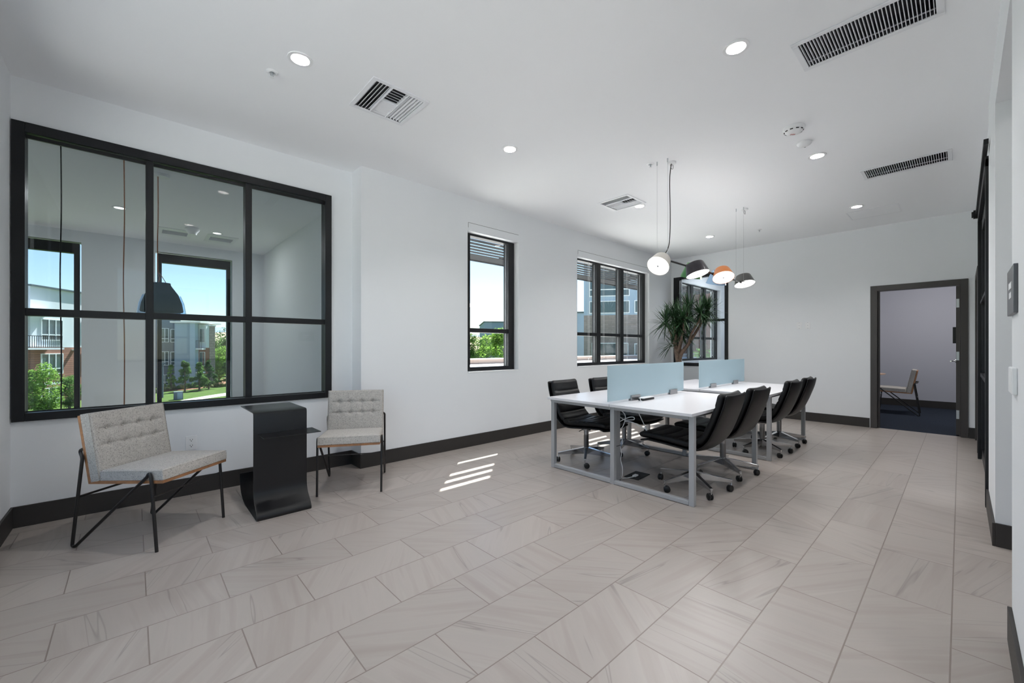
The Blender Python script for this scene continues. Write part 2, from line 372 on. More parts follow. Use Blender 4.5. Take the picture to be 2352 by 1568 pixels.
# rooms beyond
o = MB().wall_y(-2.2, -2.1, -3.2, 4.9, 0, H, [(-2.6, 1.6, .95, 2.95)]).box(4.75, 4.85, -2.1, -.46, 0, H).box(1.9, 2.0, -2.1, -.46, 0, H).box(-3.2, -3.1, -2.1, -.46, 0, H).box(-3.1, XL-.12, -.46, -.34, 0, H).build('wall_hallway', 'wall'); struct(o, 'white walls of the hallway behind the openings, with an added partition that blocks daylight', 'wall')  # cross partition is added to keep lobby daylight off the pier
o = MB().box(4.85, 7.0, -1.6, -1.5, 0, H).box(6.95, 7.05, -1.5, -.46, 0, H).build('wall_dark_room', 'darkroom'); struct(o, 'dark walls of the room behind the sliding door', 'wall')
o = MB().box(-3.2, -3.1, 4.4, 9.1, 0, H).box(1.83, 1.95, 4.42, 9.0, 0, H).box(-3.1, XL-.12, 4.40, 4.52, 0, H)
o.wall_y(9.0, 9.2, -3.2, 1.95, 0, H, [(-1.95, -.58, .22, 2.83), (.27, 1.33, .22, 2.83)])
o = o.build('wall_back_room', 'wall'); struct(o, 'white walls of the room behind the interior window', 'wall')
o = MB().slab(3.0, 3.08, -3.1, 1.83, 4.52, 9.0, [(.31, .63, 8.02, 8.30), (.90, 1.20, 8.02, 8.30)]).build('ceiling_back_room', 'ceil'); struct(o, 'white ceiling of the room behind the interior window', 'ceiling')
MB().box(-3.2, 1.95, 4.42, 9.2, H, H+.1).build('ceiling_upper', 'ceil')['kind'] = 'structure'
o = MB().box(XR+.061, EX+.1, -1.2, 4.2, -.12, .002).build('floor_carpet', 'carpet'); struct(o, 'dark navy carpet floor beyond the open door', 'floor')
M['dimwall'] = mat('shaded_white_wall', (.48, .49, .545), .85, spec=.2)  # same white wall, its shade put into a grey-lavender colour
o = MB().box(EX, EX+.1, -1.2, 4.3, 0, H).box(XR+.12, EX, 2.1, 2.2, 0, H).box(XR+.12, EX, -1.2, -1.1, 0, H).build('wall_meeting_room', 'dimwall'); struct(o, 'white walls of the meeting room beyond the open door, shade put into their grey', 'wall')
o = MB().box(11.38, EX, 2.2, YB, 0, H).build('wall_office', 'wall'); struct(o, 'white wall of the office seen through the far interior window', 'wall')

# baseboards
def bb(name, segs, label):
    b = MB()
    for (x0, x1, y0, y1) in segs: b.box(x0, x1, y0, y1, 0, .145)
    struct(b.build(name, 'base', bevel=.002), label, 'baseboard')
bb('baseboard_left', [(XL, 1.72, YA-.013, YA), (1.707, 1.72, YB-.013, YA-.013)], 'tall dark baseboard under the black interior window')
bb('baseboard_back', [(1.72, XR, YB-.013, YB)], 'tall dark baseboard along the window wall')
bb('baseboard_far', [(XR-.013, XR, .955, YB-.013), (XR-.013, XR, -.147, -.075)], 'tall dark baseboard along the far wall')
bb('baseboard_near', [(XL, XL+.013, -.147, YA-.013)], 'dark baseboard at the left edge of the picture')
bb('baseboard_right', [(1.80, 2.73, -.147, -.134), (3.957, 3.97, -.46, -.147), (3.957, 4.87, -.147, -.134), (7.0, 7.28, -.160, -.147)], 'dark baseboard along the right wall and pier')
bb('baseboard_meeting_room', [(EX-.013, EX, -1.1, 2.1)], 'dark baseboard behind the meeting room chair')

# ------------------------------------------------------------------ windows
def ext_window(name, x0, x1, mull, label, cords=()):
    t = thing(name, label, 'window', (0, 0, 0), kind='structure')
    y0, y1, yg = 4.24, 4.345, 4.30; z0, z1 = WZ0, WZ1; f = .05; hm = (1.435, 1.49)
    b = MB(); b.box(x0, x0+.085, y0, y1, z0, z1).box(x1-.105, x1, y0, y1, z0, z1).box(x0+.085, x1-.105, y0+.0008, y1, z0, z0+f).box(x0+.085, x1-.105, y0+.0008, y1, z1-.028, z1)
    for m in mull: b.box(m-.054, m+.054, y0, y1, z0+.0004, z1-.0004)
    xs = [x0+.085]+[q for m in mull for q in (m-.054, m+.054)]+[x1-.105]
    for a, c in zip(xs[::2], xs[1::2]): b.box(a, c, y0+.01, y1, *hm)
    b.build('frame', 'black', t, bevel=.002)
    for a, c in zip(xs[::2], xs[1::2]):
        box('pane', 'glass', a, c, yg, yg+.006, hm[1], z1-.028, t); box('pane', 'glass', a, c, yg, yg+.006, z0+f, hm[0], t)
        g = MB().box(a, a+.008, y0+.048, y0+.055, z0+f, z1-.03).box(c-.008, c, y0+.048, y0+.055, z0+f, z1-.03).build('gasket', 'grey', t)
    box('sill', 'reveal', x0, x1, YB-.004, y0, z0-.012, z0-.001, t)
    for cx_ in cords:
        q = MB()
        for dx in (-.02, .012): q.tube([(cx_+dx, 4.215, z1-.03), (cx_+dx, 4.215, 1.06)], .0016, 6)
        q.lathe([(.006, 0), (.006, .035), (.002, .04)], 8, Matrix.Translation((cx_-.004, 4.215, 1.02)))
        q.build('blind_cord', 'white', t)
    return t
ext_window('window_1', 3.085, 3.935, [], 'narrow black-framed window nearer the armchairs')
ext_window('window_2', 5.26, 7.48, [5.937, 6.663], 'wide three-part black-framed window behind the desks', cords=(5.62, 6.05, 6.80))
ext_window('window_4', 8.94, 11.08, [9.62, 10.33], 'three-part window of the office beyond the far interior window', cords=(10.0, 10.7))
# flush roller-shade covers above the windows
for n, (a, c, lab) in enumerate([(3.08, 3.945, 'flush shade cover strip above the narrow window'), (5.26, 7.49, 'flush shade cover strip above the wide window')]):
    t = thing('trim_%d' % (n+1), lab, 'trim', kind='structure')
    box('cover_panel', 'wall', a+.004, c, YB-.0015, YB+.001, WZ1+.003, WZ1+.10, t)
    MB().box(a, c, YB-.0012, YB+.001, WZ1+.10, WZ1+.104).box(a, a+.004, YB-.0012, YB+.001, WZ1+.04, WZ1+.104).build('shadow_gap', 'slot', t)

# interior window in the left wall
t = thing('window_3', 'large six-pane black steel interior window above the armchairs', 'window', kind='structure')
b = MB(); y0, y1 = 4.375, 4.50; X0, X1, Z0, Z1 = -.615, 1.502, .728, 2.80
b.box(X0, X0+.062, y0, y1, Z0, Z1).box(X1-.062, X1, y0, y1, Z0, Z1).box(X0+.062, X1-.062, y0, y1, Z0, Z0+.055).box(X0+.062, X1-.062, y0, y1, Z1-.068, Z1)
b.build('frame', 'black', t, bevel=.003)
iy0, iy1 = 4.39, 4.49
MB().box(.072, .12, iy0, iy1, Z0+.05, Z1-.06).box(.748, .80, iy0, iy1, Z0+.05, Z1-.06).build('mullion', 'black', t, bevel=.002)
MB().box(X0+.06, .074, iy0+.006, iy1, 1.463, 1.515).box(.118, .75, iy0+.006, iy1, 1.47, 1.52).box(.798, X1-.06, iy0+.006, iy1, 1.475, 1.525).build('transom', 'black', t, bevel=.002)
MB().box(X0+.062, X1-.062, iy0+.01, iy0+.03, Z1-.10, Z1-.075).box(X0+.062, X1-.062, iy0+.01, iy0+.02, Z0+.06, Z0+.068).build('glazing_bead', 'black', t, bevel=.002)
for a, c in ((X0+.062, .072), (.12, .748), (.80, X1-.062)):
    for r, s_ in ((Z0+.055, 1.47), (1.515, Z1-.068)):
        box('pane', 'iglass', a, c, 4.44, 4.448, r, s_, t)
# interior window in the far wall
t = thing('window_5', 'black-framed interior window behind the dracaena', 'window', kind='structure')
b = MB(); xa, xb = XR-.012, XR+.10
b.box(xa, xb, 3.98, 4.105, .86, 2.71).box(xa, xb, 3.02, 3.085, .86, 2.71).box(xa, xb, 3.085, 3.98, .86, .925).box(xa, xb, 3.085, 3.98, 2.655, 2.71)
b.build('frame', 'black', t, bevel=.002)
box('transom', 'black', xa+.005, xb-.01, 3.08, 3.99, 1.755, 1.80, t)
for r, s_ in ((.925, 1.755), (1.80, 2.655)): box('pane', 'iglass', XR+.05, XR+.056, 3.085, 3.98, r, s_, t)
# added end-wall window, out of view, brings daylight to the ceiling
t = thing('window_8', 'added wide window in the end wall beside the camera, out of view, for daylight', 'window', kind='structure')
b = MB()
for y in (.35, 1.44, 2.58, 3.69): b.box(XL-.11, XL-.02, y, y+.06, .45, 2.85)
b.box(XL-.11, XL-.02, .35, 3.75, .45, .50).box(XL-.11, XL-.02, .35, 3.75, 2.80, 2.85).build('frame', 'black', t, bevel=.002)
for a, c in ((.41, 1.44), (1.50, 2.58), (2.64, 3.69)): box('pane', 'glass', XL-.07, XL-.064, a, c, .50, 2.80, t)
t = thing('window_9', 'added wide window in the lobby behind the camera, out of view, for daylight', 'window', kind='structure')  # added behind the camera to let more daylight into the room
b = MB()
for x in (-2.6, -1.22, .16, 1.54): b.box(x, x+.06, -2.19, -2.11, .95, 2.95)
b.box(-2.6, 1.6, -2.19, -2.11, .95, 1.0).box(-2.6, 1.6, -2.19, -2.11, 2.90, 2.95).build('frame', 'black', t, bevel=.002)
for a in (-2.54, -1.16, .22): box('pane', 'glass', a, a+1.32, -2.153, -2.147, 1.0, 2.90, t)
# back-room windows
for n, (a, c, lab) in enumerate([(-1.93, -.60, 'tall black-framed outer window at the left behind the interior glass'), (.29, 1.31, 'tall black-framed outer window right of the hanging lamp behind the glass')]):
    t = thing('window_%d' % (6+n), lab, 'window', kind='structure')
    b = MB(); b.box(a, a+.06, 9.03, 9.13, .24, 2.81).box(c-.06, c, 9.03, 9.13, .24, 2.81).box(a+.06, c-.06, 9.03, 9.13, .24, .32).box(a+.06, c-.06, 9.03, 9.13, 2.66, 2.81)
    b.build('frame', 'black', t, bevel=.003); box('pane', 'glass', a+.06, c-.06, 9.08, 9.086, .32, 2.66, t)

# ------------------------------------------------------------------ doors
t = thing('door_1', 'dark bronze door frame with the door leaf swung open into the meeting room', 'door', (0, 0, 0), kind='structure')
MB().box(XR-.018, XR+.135, .865, .945, 0, 2.185).box(XR-.018, XR+.135, -.072, -.002, 0, 2.185).box(XR-.018, XR+.135, -.002, .865, 2.105, 2.185).box(XR+.05, XR+.075, .84, .865, 0, 2.10).box(XR+.05, XR+.075, -.002, .012, 0, 2.10).build('frame', 'brown', t, bevel=.003)
lf = box('leaf', 'brown', XR+.085, XR+.955, .001, .043, .012, 2.10, t, bevel=.002)
for z in (.30, 1.12, 1.86):
    MB().box(XR+.078, XR+.086, -.002, .040, z-.06, z+.06).tube([(XR+.08, -.004, z-.06), (XR+.08, -.004, z+.06)], .007, 8).build('hinge', 'hinge', t)
MB().tube(round_path([(XR+.88, .04, 1.03), (XR+.88, .095, 1.03), (XR+.76, .10, 1.03)], .02), .009, 10).lathe([(.026, 0), (.026, .01)], 20, Matrix.Translation((XR+.88, .043, 1.03)) @ Matrix.Rotation(-PI/2, 4, 'X')).build('handle', 'chrome', t, smooth=40)
box('pull_plate', 'black', XR+.50, XR+.56, .043, .078, 1.30, 1.54, t)  # black pull plate on the leaf face
t = thing('door_2', 'dark framed closed door at the far end of the right wall', 'door', kind='structure')
MB().box(7.30, 7.36, -.165, -.132, 0, 2.2).box(8.28, 8.34, -.165, -.132, 0, 2.2).box(7.36, 8.28, -.165, -.132, 2.13, 2.2).build('frame', 'brown', t, bevel=.002)
box('leaf', 'brown', 7.36, 8.28, -.162, -.150, .01, 2.13, t)
# sliding glass door on a rail, right wall
t = thing('sliding_door', 'black-framed glass sliding door hung on a rail on the right wall', 'door', (5.7, -.16, 0))
def L(x): return x-5.7
MB().box(L(4.86), L(4.95), 0, .03, 0, 2.70).box(L(6.92), L(7.0), 0, .03, 0, 2.70).box(L(4.86), L(7.0), 0, .03, 2.64, 2.72).build('door_frame', 'black', t, bevel=.002)
MB().box(L(4.95), L(5.02), -.05, .0, .02, 2.62).box(L(5.9), L(5.98), -.05, .0, .02, 2.62).box(L(6.85), L(6.92), -.05, .0, .02, 2.62).box(L(4.95), L(6.92), -.05, .0, .02, .12).box(L(4.95), L(6.92), -.05, .0, 2.52, 2.62).box(L(4.95), L(6.92), -.05, .012, .92, .96).box(L(4.95), L(6.92), -.05, .012, 1.72, 1.75).build('door_panel', 'black', t, bevel=.002)
box('pane', 'iglass', L(5.0), L(6.9), -.028, -.022, .1, 2.55, t)
MB().box(L(4.62), L(6.98), .02, .045, 2.735, 2.775).build('rail', 'black', t, bevel=.002)
MB().box(L(6.96), L(7.0), .0, .062, 2.69, 2.78).tube([(L(6.97), .065, 2.70), (L(6.97), .065, 2.765)], .012, 10).build('end_stop', 'black', t)

# ------------------------------------------------------------------ ceiling fittings
dl = thing('recessed_light', 'round recessed ceiling light nearest the sprinkler at upper left', 'ceiling light', (*lights[0], H), group='recessed ceiling lights')
MB().lathe([(.052, .000), (.0745, .0), (.0745, -.004), (.0735, -.006), (.055, -.006), (.052, 0)], 40, cap=False).build('trim_ring', 'white', dl, smooth=40)
MB().lathe([(.053, -.004), (.050, .035), (.044, .06)], 40, cap=False).build('reflector', 'cone', dl, smooth=60)
MB().lathe([(.0, .055), (.045, .055), (.045, .058), (0, .058)], 32, cap=False).build('lens', 'bulb', dl)
dls = [dl]
labs = ['round recessed ceiling light between the two square vents', 'round recessed ceiling light just right of the farther square vent', 'small recessed ceiling light above the hanging lamp cluster, nearest the window corner',
        'round recessed ceiling light left of the big linear grille', 'round recessed ceiling light beside the white smoke detectors', 'round recessed ceiling light next to the ceiling access hatch', 'round recessed ceiling light overhead beside the camera, above the picture']
for (x, y), l in zip(lights[1:], labs): dls.append(dup(dl, (x, y, H), label=l))
def area(name, loc, power, size, col=(1, .975, .955), rot=(0, 0, 0), spread=PI, parent=None):
    d = bpy.data.lights.new(name, 'AREA'); d.shape = 'DISK'; d.size = size; d.energy = power; d.color = col; d.spread = spread
    o_ = bpy.data.objects.new(name, d); C.objects.link(o_); o_.location = loc; o_.rotation_euler = rot
    if parent is not None: o_.parent = parent
    return o_
for k, q in enumerate(dls): area('light_source', (0, 0, .048), DOWN_W, .084, parent=q)

def slotgrille(x0, x1, y0, y1, n, loc, label):
    t = thing('linear_ceiling_grille', label, 'air grille', loc)
    a, c, d, e = x0-loc[0], x1-loc[0], y0-loc[1], y1-loc[1]; w = .032
    MB().slab(-.008, -.0005, a-w, c+w, d-w, e+w, [(a, c, d, e)]).build('frame', 'ventw', t, bevel=.003)
    MB().slab(.0, .09, a, c, d, e, [(a+.002, c-.002, d+.002, e-.002)]).box(a, c, d, e, .09, .095).build('plenum', 'cavity', t)
    b = MB()
    for i in range(n):
        y = d+(e-d)*(i+.5)/n; b.box(a, c, y-.0017, y+.0017, -.004, .014)
    b.box(c-.03, c-.024, d, e, .014, .02).box(a+.024, a+.03, d, e, .014, .02)
    b.build('blades', 'ventw', t); return t
slotgrille(*g1, 36, ((g1[0]+g1[1])/2, (g1[2]+g1[3])/2, H), 'long linear ceiling grille nearest the camera at upper right')
slotgrille(*g2, 36, ((g2[0]+g2[1])/2, (g2[2]+g2[3])/2, H), 'smaller-looking linear ceiling grille farther back near the far wall')
def vent(h4, label):
    x0, x1, y0, y1 = h4; cx_, cy_ = (x0+x1)/2, (y0+y1)/2
    t = thing('square_ceiling_vent', label, 'air vent', (cx_, cy_, H), group='square white louvred ceiling vents')
    a = (x1-x0)/2; e = (y1-y0)/2
    MB().slab(-.009, -.0005, -a-.03, a+.03, -e-.03, e+.03, [(-a, a, -e, e)]).box(-a/3-.004, -a/3+.004, -e, e, -.008, .02).box(a/3-.004, a/3+.004, -e, e, -.008, .02).box(-a/3, a/3, -.003, .003, -.006, .02).build('frame', 'ventw', t, bevel=.002)
    MB().slab(0, .09, -a, a, -e, e, [(-a+.002, a-.002, -e+.002, e-.002)]).box(-a, a, -e, e, .09, .095).build('plenum', 'cavity', t)
    b = MB(); n = 5; w = 2*a/3
    for i in range(n):
        for s_, x_ in ((-1, -a+w*(i+.5)/n), (1, a-w*(i+.5)/n)):
            b.box(-.0115, .0115, -e, e, -.0009, .0009, Matrix.Translation((x_, 0, .006)) @ Matrix.Rotation(s_*.75, 4, 'Y'))
    for i in range(6):
        for s_ in (-1, 1):
            y_ = s_*(e-e*(i+.5)/6)
            b.box(-a/3, a/3, -.0125, .0125, -.0009, .0009, Matrix.Translation((0, y_, .006)) @ Matrix.Rotation(-s_*.7, 4, 'X'))
    b.build('louvres', 'ventw', t); return t
va = vent(v1, 'square white louvred ceiling vent nearer the camera, left of centre')
vent(v2, 'square white louvred ceiling vent farther back, beside the hanging lamp')
# detectors and sprinklers
t = thing('smoke_detector', 'round white smoke detector with printed label beside the ceiling lights', 'smoke detector', (4.127, .958, H))
MB().lathe([(.078, 0), (.08, -.012), (.074, -.026), (.055, -.044), (.03, -.052), (0, -.052)], 40, cap=False).build('housing', 'white', t, smooth=40)
q = MB()
for k in range(10):
    a = 2*PI*k/10; q.box(-.011, .011, -.0015, .0015, -.004, .004, Matrix.Rotation(a, 4, 'Z') @ Matrix.Translation((.0675, 0, -.0335)) @ Matrix.Rotation(PI/2, 4, 'Z') @ Matrix.Rotation(.7, 4, 'X'))
q.build('vent_slots', 'slot', t)
fc = bpy.data.curves.new('FIRE', 'FONT'); fc.body = 'FIRE'; fc.size = .022; fc.extrude = .0004; fc.align_x = 'CENTER'
fo = bpy.data.objects.new('tmp_text', fc); fc.materials.append(M['red']); C.objects.link(fo); bpy.context.view_layer.update(); me_ = bpy.data.meshes.new_from_object(fo.evaluated_get(bpy.context.evaluated_depsgraph_get())); bpy.data.objects.remove(fo); fo = bpy.data.objects.new('printed_text', me_); C.objects.link(fo); fo.parent = t; fo.location = (.0, .004, -.0535); fo.rotation_euler = (PI, 0, PI-.9)
t = thing('heat_detector', 'smaller plain white detector next to the labelled smoke detector', 'detector', (4.495, .963, H))
MB().lathe([(.058, 0), (.059, -.012), (.05, -.024), (.03, -.034), (.012, -.037), (0, -.037)], 36, cap=False).build('housing', 'white', t, smooth=40)
MB().box(.02, .034, -.006, .006, -.036, -.028).build('indicator', 'deskline', t)
sp = thing('sprinkler_head', 'ceiling sprinkler head by the upper left recessed light', 'sprinkler', (.692, 3.153, H), group='ceiling sprinklers')
MB().lathe([(.036, 0), (.037, -.003), (.030, -.008), (.020, -.010), (.018, -.002)], 28, cap=False).build('escutcheon', 'white', sp, smooth=40)
MB().lathe([(.009, 0), (.009, -.012), (.005, -.014), (.004, -.03), (.003, -.036)], 12, cap=False).tube([(-.008, 0, -.01), (-.010, 0, -.024), (0, 0, -.038)], .0018, 6).tube([(.008, 0, -.01), (.010, 0, -.024), (0, 0, -.038)], .0018, 6).build('nozzle', 'hinge', sp)
MB().lathe([(.014, -.037), (.015, -.0395), (0, -.040)], 20, cap=False).build('deflector', 'white', sp)
dup(sp, (3.868, 2.131, H), label='ceiling sprinkler head beside the hanging lamp canopy')
dup(sp, (7.294, 2.154, H), label='ceiling sprinkler head near the access hatch and far wall')
t = thing('ceiling_access_hatch', 'flush white square access hatch in the ceiling near the far wall', 'hatch', (7.52, .81, H))
MB().slab(-.004, -.0004, -.235, .235, -.27, .27, [(-.222, .222, -.257, .257)]).build('frame', 'ventw', t)
box('hatch_panel', 'ceil', -.217, .217, -.252, .252, -.003, -.0004, t)

# back-room ceiling fittings
for (x, y, l) in ((.47, 8.16, 'left ceiling return grille in the room behind the glass'), (1.05, 8.16, 'right ceiling return grille in the room behind the glass')):
    t = thing('return_grille', l, 'air grille', (x, y, 3.0))
    MB().slab(-.008, -.0004, -.20, .20, -.28, .28, [(-.15, .15, -.13, .13)]).build('frame', 'ventw', t)
    b = MB()
    for i in range(12): b.box(-.15, .15, -.008, .008, -.0009, .0009, Matrix.Translation((0, -.13+.26*(i+.5)/12, .0)) @ Matrix.Rotation(.6, 4, 'X'))
    b.build('louvres', 'ventw', t)
t = thing('ceiling_speaker', 'white domed detector between the two grilles behind the glass', 'detector', (.64, 7.66, 3.0))
MB().lathe([(.085, 0), (.09, -.03), (.06, -.07), (.05, -.10), (0, -.10)], 28, cap=False).build('housing', 'white', t, smooth=40)
for k, (x, y, l) in enumerate([(-.127, 7.17, 'recessed ceiling light behind the left pane of interior glass'), (.95, 7.75, 'recessed ceiling light behind the middle pane of interior glass')]):
    q = dup(dl, (x, y, 3.0-.0), label=l)
    for ch in list(q.children):
        if ch.type == 'LIGHT': bpy.data.objects.remove(ch)
        elif ch.name.startswith(('reflector', 'lens')): bpy.data.objects.remove(ch)
    MB().lathe([(0, -.003), (.053, -.003), (.053, -.0004), (0, -.0004)], 30, cap=False).build('lens', 'bulb', q)
    area('light_source', (0, 0, -.012), 5, .1, parent=q)
q = dup(dl, (-2.0, 6.2, 3.0), label='recessed ceiling light at the hidden side of the room behind the glass')
for ch in list(q.children):
    if ch.type == 'LIGHT' or ch.name.startswith(('reflector', 'lens')): bpy.data.objects.remove(ch)
MB().lathe([(0, -.003), (.053, -.003), (.053, -.0004), (0, -.0004)], 30, cap=False).build('lens', 'bulb', q)
area('light_source', (0, 0, -.012), 5, .1, parent=q)
def fill_lamp(loc, power, label, size=.3):  # unseen lamps added to brighten the adjoining rooms
    t = thing('fill_ceiling_lamp', label, 'ceiling light', loc)
    MB().lathe([(0, -.02), (size/2, -.02), (size/2+.01, 0), (0, 0)], 32, cap=False).build('housing', 'white', t, smooth=40)
    area('light_source', (0, 0, -.024), power, size, parent=t)
fill_lamp((.2, -1.2, H), 15, 'added round ceiling lamp brightening the hallway behind the camera')
fill_lamp((3.3, -1.2, H), 5, 'added round ceiling lamp brightening the hallway beside the pier')
fill_lamp((10.3, .2, H), 23, 'added round ceiling lamp brightening the meeting room')
fill_lamp((9.9, 3.2, H), 22, 'added round ceiling lamp brightening the office beyond the far window')

# ------------------------------------------------------------------ pendant lamp cluster
t = thing('pendant_light', 'long black bar pendant lamp with six coloured shades over the desks', 'pendant lamp', (4.9, 2.0, 2.12))
bx = lambda x: x-4.9
MB().tube([(bx(3.84), 0, 0), (bx(6.02), 0, 0)], .010, 12).tube([(bx(3.88), -.07, 0), (bx(3.88), .075, 0)], .005, 8).tube([(bx(5.98), -.06, 0), (bx(5.98), .06, 0)], .005, 8).build('bar', 'tube', t, smooth=40)
for x, y in ((3.88, .066), (3.88, -.045), (5.98, .045), (5.98, -.046)): MB().tube([(bx(x), y, 0), (bx(x), y, H-2.12-.015)], .0011, 5).build('suspension_wire', 'grey', t)
for x in (3.99, 6.06):
    MB().lathe([(0, 0), (.04, 0), (.04, -.018), (.036, -.022), (0, -.022)], 28, Matrix.Translation((bx(x), -.035, H-2.12)), cap=False).build('canopy', 'white', t, smooth=40)
    MB().tube([(bx(x)+.026*math.cos(a*PI/9), -.035+.02*0, H-2.12-.045+.026*math.sin(a*PI/9)) for a in range(18)], .0022, 6, closed=True).build('cord_ring', 'tube', t)
for x, y in ((3.88, .066), (3.88, -.045), (5.98, .045), (5.98, -.046)):
    MB().lathe([(.006, 0), (.006, -.035), (.002, -.04)], 10, Matrix.Translation((bx(x), y, H-2.12)), cap=False).build('wire_anchor', 'hinge', t)
MB().tube([p for p in catmull([(bx(3.98), -.035, H-2.12-.02), (bx(3.955), -.03, .80), (bx(3.965), -.03, .45), (bx(3.955), -.03, .22), (bx(3.93), -.02, .10), (bx(3.85), 0, .005)], 8)], .0045, 8).build('power_cord', 'tube', t, smooth=60)
Fv = Vector((.6764, .7366, 0)); Rv = Vector((.7366, -.6764, 0)); Zv = Vector((0, 0, 1))
def shade(pos, ax, mname, r=.11, r2=.072, hgt=.12):
    ax = ax.normalized(); q = ax.to_track_quat('Z', 'Y').to_matrix().to_4x4(); mt = Matrix.Translation(Vector(pos)-Vector((4.9, 2.0, 2.12))) @ q
    s_ = MB().lathe([(r-.004, -.004), (r, 0), (r-.001, -.004), (r2+.006, -hgt+.012), (r2, -hgt+.002), (r2-.006, -hgt), (0, -hgt)], 40, mt, cap=False).build('lamp_shade', mname, t, smooth=35)
    d_ = MB().lathe([(r-.003, -.003), (r-.006, -.001), (0, -.001)], 40, mt, cap=False).build('diffuser', 'diff', s_)
    MB().lathe([(.009, 0), (.009, .004), (0, .004)], 16, mt, cap=False).build('dimmer_knob', 'grey', s_)
    c_ = Vector(pos)-ax*hgt*.55; j = Vector((min(max(c_.x, 3.84), 6.02), 2.0, 2.12))
    MB().tube([j-Vector((4.9, 2.0, 2.12)), c_-Vector((4.9, 2.0, 2.12))], .008, 8).tube([j-Vector((4.9, 2.0, 2.12)) - Vector((.018, 0, 0)), j-Vector((4.9, 2.0, 2.12))+Vector((.018, 0, 0))], .016, 12).build('joint', 'tube', s_)
    up = area('added_uplight', tuple(Vector(pos)-Vector((4.9, 2.0, 2.12))-ax*(hgt+.006)), .35, r2*1.6, parent=t, spread=2.6); up.rotation_euler = (-ax).to_track_quat('-Z', 'Y').to_euler()  # added upward lamp on top of the shade, lifts the ceiling
    al = area('light_source', tuple(Vector(pos)-Vector((4.9, 2.0, 2.12))+ax*.004), 3.0, r*1.9, parent=t); al.rotation_euler = ax.to_track_quat('-Z', 'Y').to_euler()
shade((3.66, 1.94, 2.01), -Fv*.54-Zv*.72-Rv*.58, 'sh_white', .105, .075, .125)
shade((4.41, 1.885, 2.015), -Zv*.97+Rv*.19-Fv*.25, 'sh_black', .118, .084, .13)
shade((5.08, 1.875, 2.055), -Zv*.91-Fv*.52-Rv*.105, 'sh_orange', .117, .078, .12)
shade((6.17, 2.0, 2.105), -Zv*.98-Fv*.325+Rv*.03, 'sh_grey', .128, .088, .13)
shade((4.80, 2.13, 2.058), -Zv*.95+Fv*.32-Rv*.08, 'sh_green', .12, .07, .17)
shade((5.52, 2.13, 2.058), -Zv*.95+Fv*.32-Rv*.05, 'sh_blue', .12, .07, .17)

# ------------------------------------------------------------------ desks
def desk(x0, x1, l0, l1, label):
    yc = 2.14; t = thing('bench_desk', label, 'desk', ((x0+x1)/2, yc, 0), group='white bench desks')
    X = lambda x: x-(x0+x1)/2
    for s_ in (-1, 1):
        ya, yb = (.004, .748) if s_ > 0 else (-.748, -.004)
        tp = box('tabletop', 'desk', X(x0), X(x1), ya, yb, .706, .73, t, bevel=.0015)
    for x in (l0, l1):
        w = .042; a, c = X(x), X(x)+w; b = MB()
        for ya_, yb_ in ((-.70, -.02), (.022, .70)): b.box(a, c, ya_, yb_, 0.004, .038).box(a, c, ya_, yb_, .672, .706)
        for y in (-.742, -.02, .70): b.box(a, c, y, y+.042, .0, .706)
        b.build('leg_frame', 'grey', t, bevel=.003)
    MB().box(X(l0+.04), X(l1), -.70, -.66, .676, .706).box(X(l0+.04), X(l1), .66, .70, .676, .706).box(X(l0+.04), X(l1), -.03, .03, .665, .70).build('cross_rail', 'deskline', t)
    q = MB().box(X(l0+.075), X(l0+.135), -.0, .052, .004, .70).build('cable_riser', 'grey', t, bevel=.004)
    for za, zb in ((.66, .665), (.33, .335), (0, .012)): MB().box(X(l0+.073), X(l0+.137), -.002, .054, za, zb).build('clip', 'slot', q)
    return t
desk(3.15, 4.74, 3.20, 4.64, 'white-topped bench desk on a silver frame nearest the camera')
desk(5.05, 6.66, 5.11, 6.56, 'white-topped bench desk on a silver frame farther back')
for (x0, x1, lab, cl) in ((3.13, 4.62, 'pale blue frosted glass divider standing on the nearer desk', (3.50, 4.28)), (5.04, 6.57, 'pale blue frosted glass divider standing on the farther desk', (5.36, 6.13))):
    t = thing('glass_divider', lab, 'desk divider', ((x0+x1)/2, 2.14, .73))
    xm = (x0+x1)/2
    box('glass_panel', 'frost', x0-xm, x1-xm, -.004, .004, .022, .345, t, bevel=.001)
    for c_ in cl:
        for s_ in (0, 1): pass
        MB().box(c_-xm, c_-xm+.16, -.018, -.0045, .001, .052).box(c_-xm, c_-xm+.16, .0045, .018, .001, .052).box(c_-xm, c_-xm+.16, -.018, .018, .0, .004).build('clamp', 'alu', t, bevel=.001)
# gadget on desk and cables
t = thing('charging_hub', 'slim black and white charging hub lying on the near desk', 'charger', (3.68, 2.075, .731), .02)
box('base', 'black', -.10, .115, -.030, .030, 0, .018, t, bevel=.006); box('lid', 'white', -.095, .105, -.027, .027, .018, .028, t, bevel=.005)
MB().tube(catmull([(-.09, 0, .024), (-.13, -.01, .026), (-.16, -.03, .012), (-.165, -.045, .006), (-.18, -.06, .004)], 6), .003, 8).build('cord', 'white', t, smooth=60)
def wx(pts): return [(3.37, y, z) for y, z in pts]
q = MB().tube(catmull([(3.33, 2.19, .665), (3.37, 2.14, .64), (3.38, 2.115, .589), (3.375, 2.14, .50), (3.37, 2.175, .475), (3.37, 2.20, .50), (3.37, 2.165, .545), (3.38, 2.08, .592), (3.38, 2.03, .60), (3.38, 2.025, .58), (3.38, 2.07, .57), (3.375, 2.12, .565), (3.37, 2.175, .59)], 8), .004, 8)
q.tube(catmull([(3.38, 2.12, .55), (3.39, 2.05, .55), (3.40, 1.985, .525), (3.42, 1.92, .495), (3.42, 1.93, .49)], 6), .004, 8).tube([(3.42, 1.925, .50), (3.40, 2.0, .66)], .0035, 8)
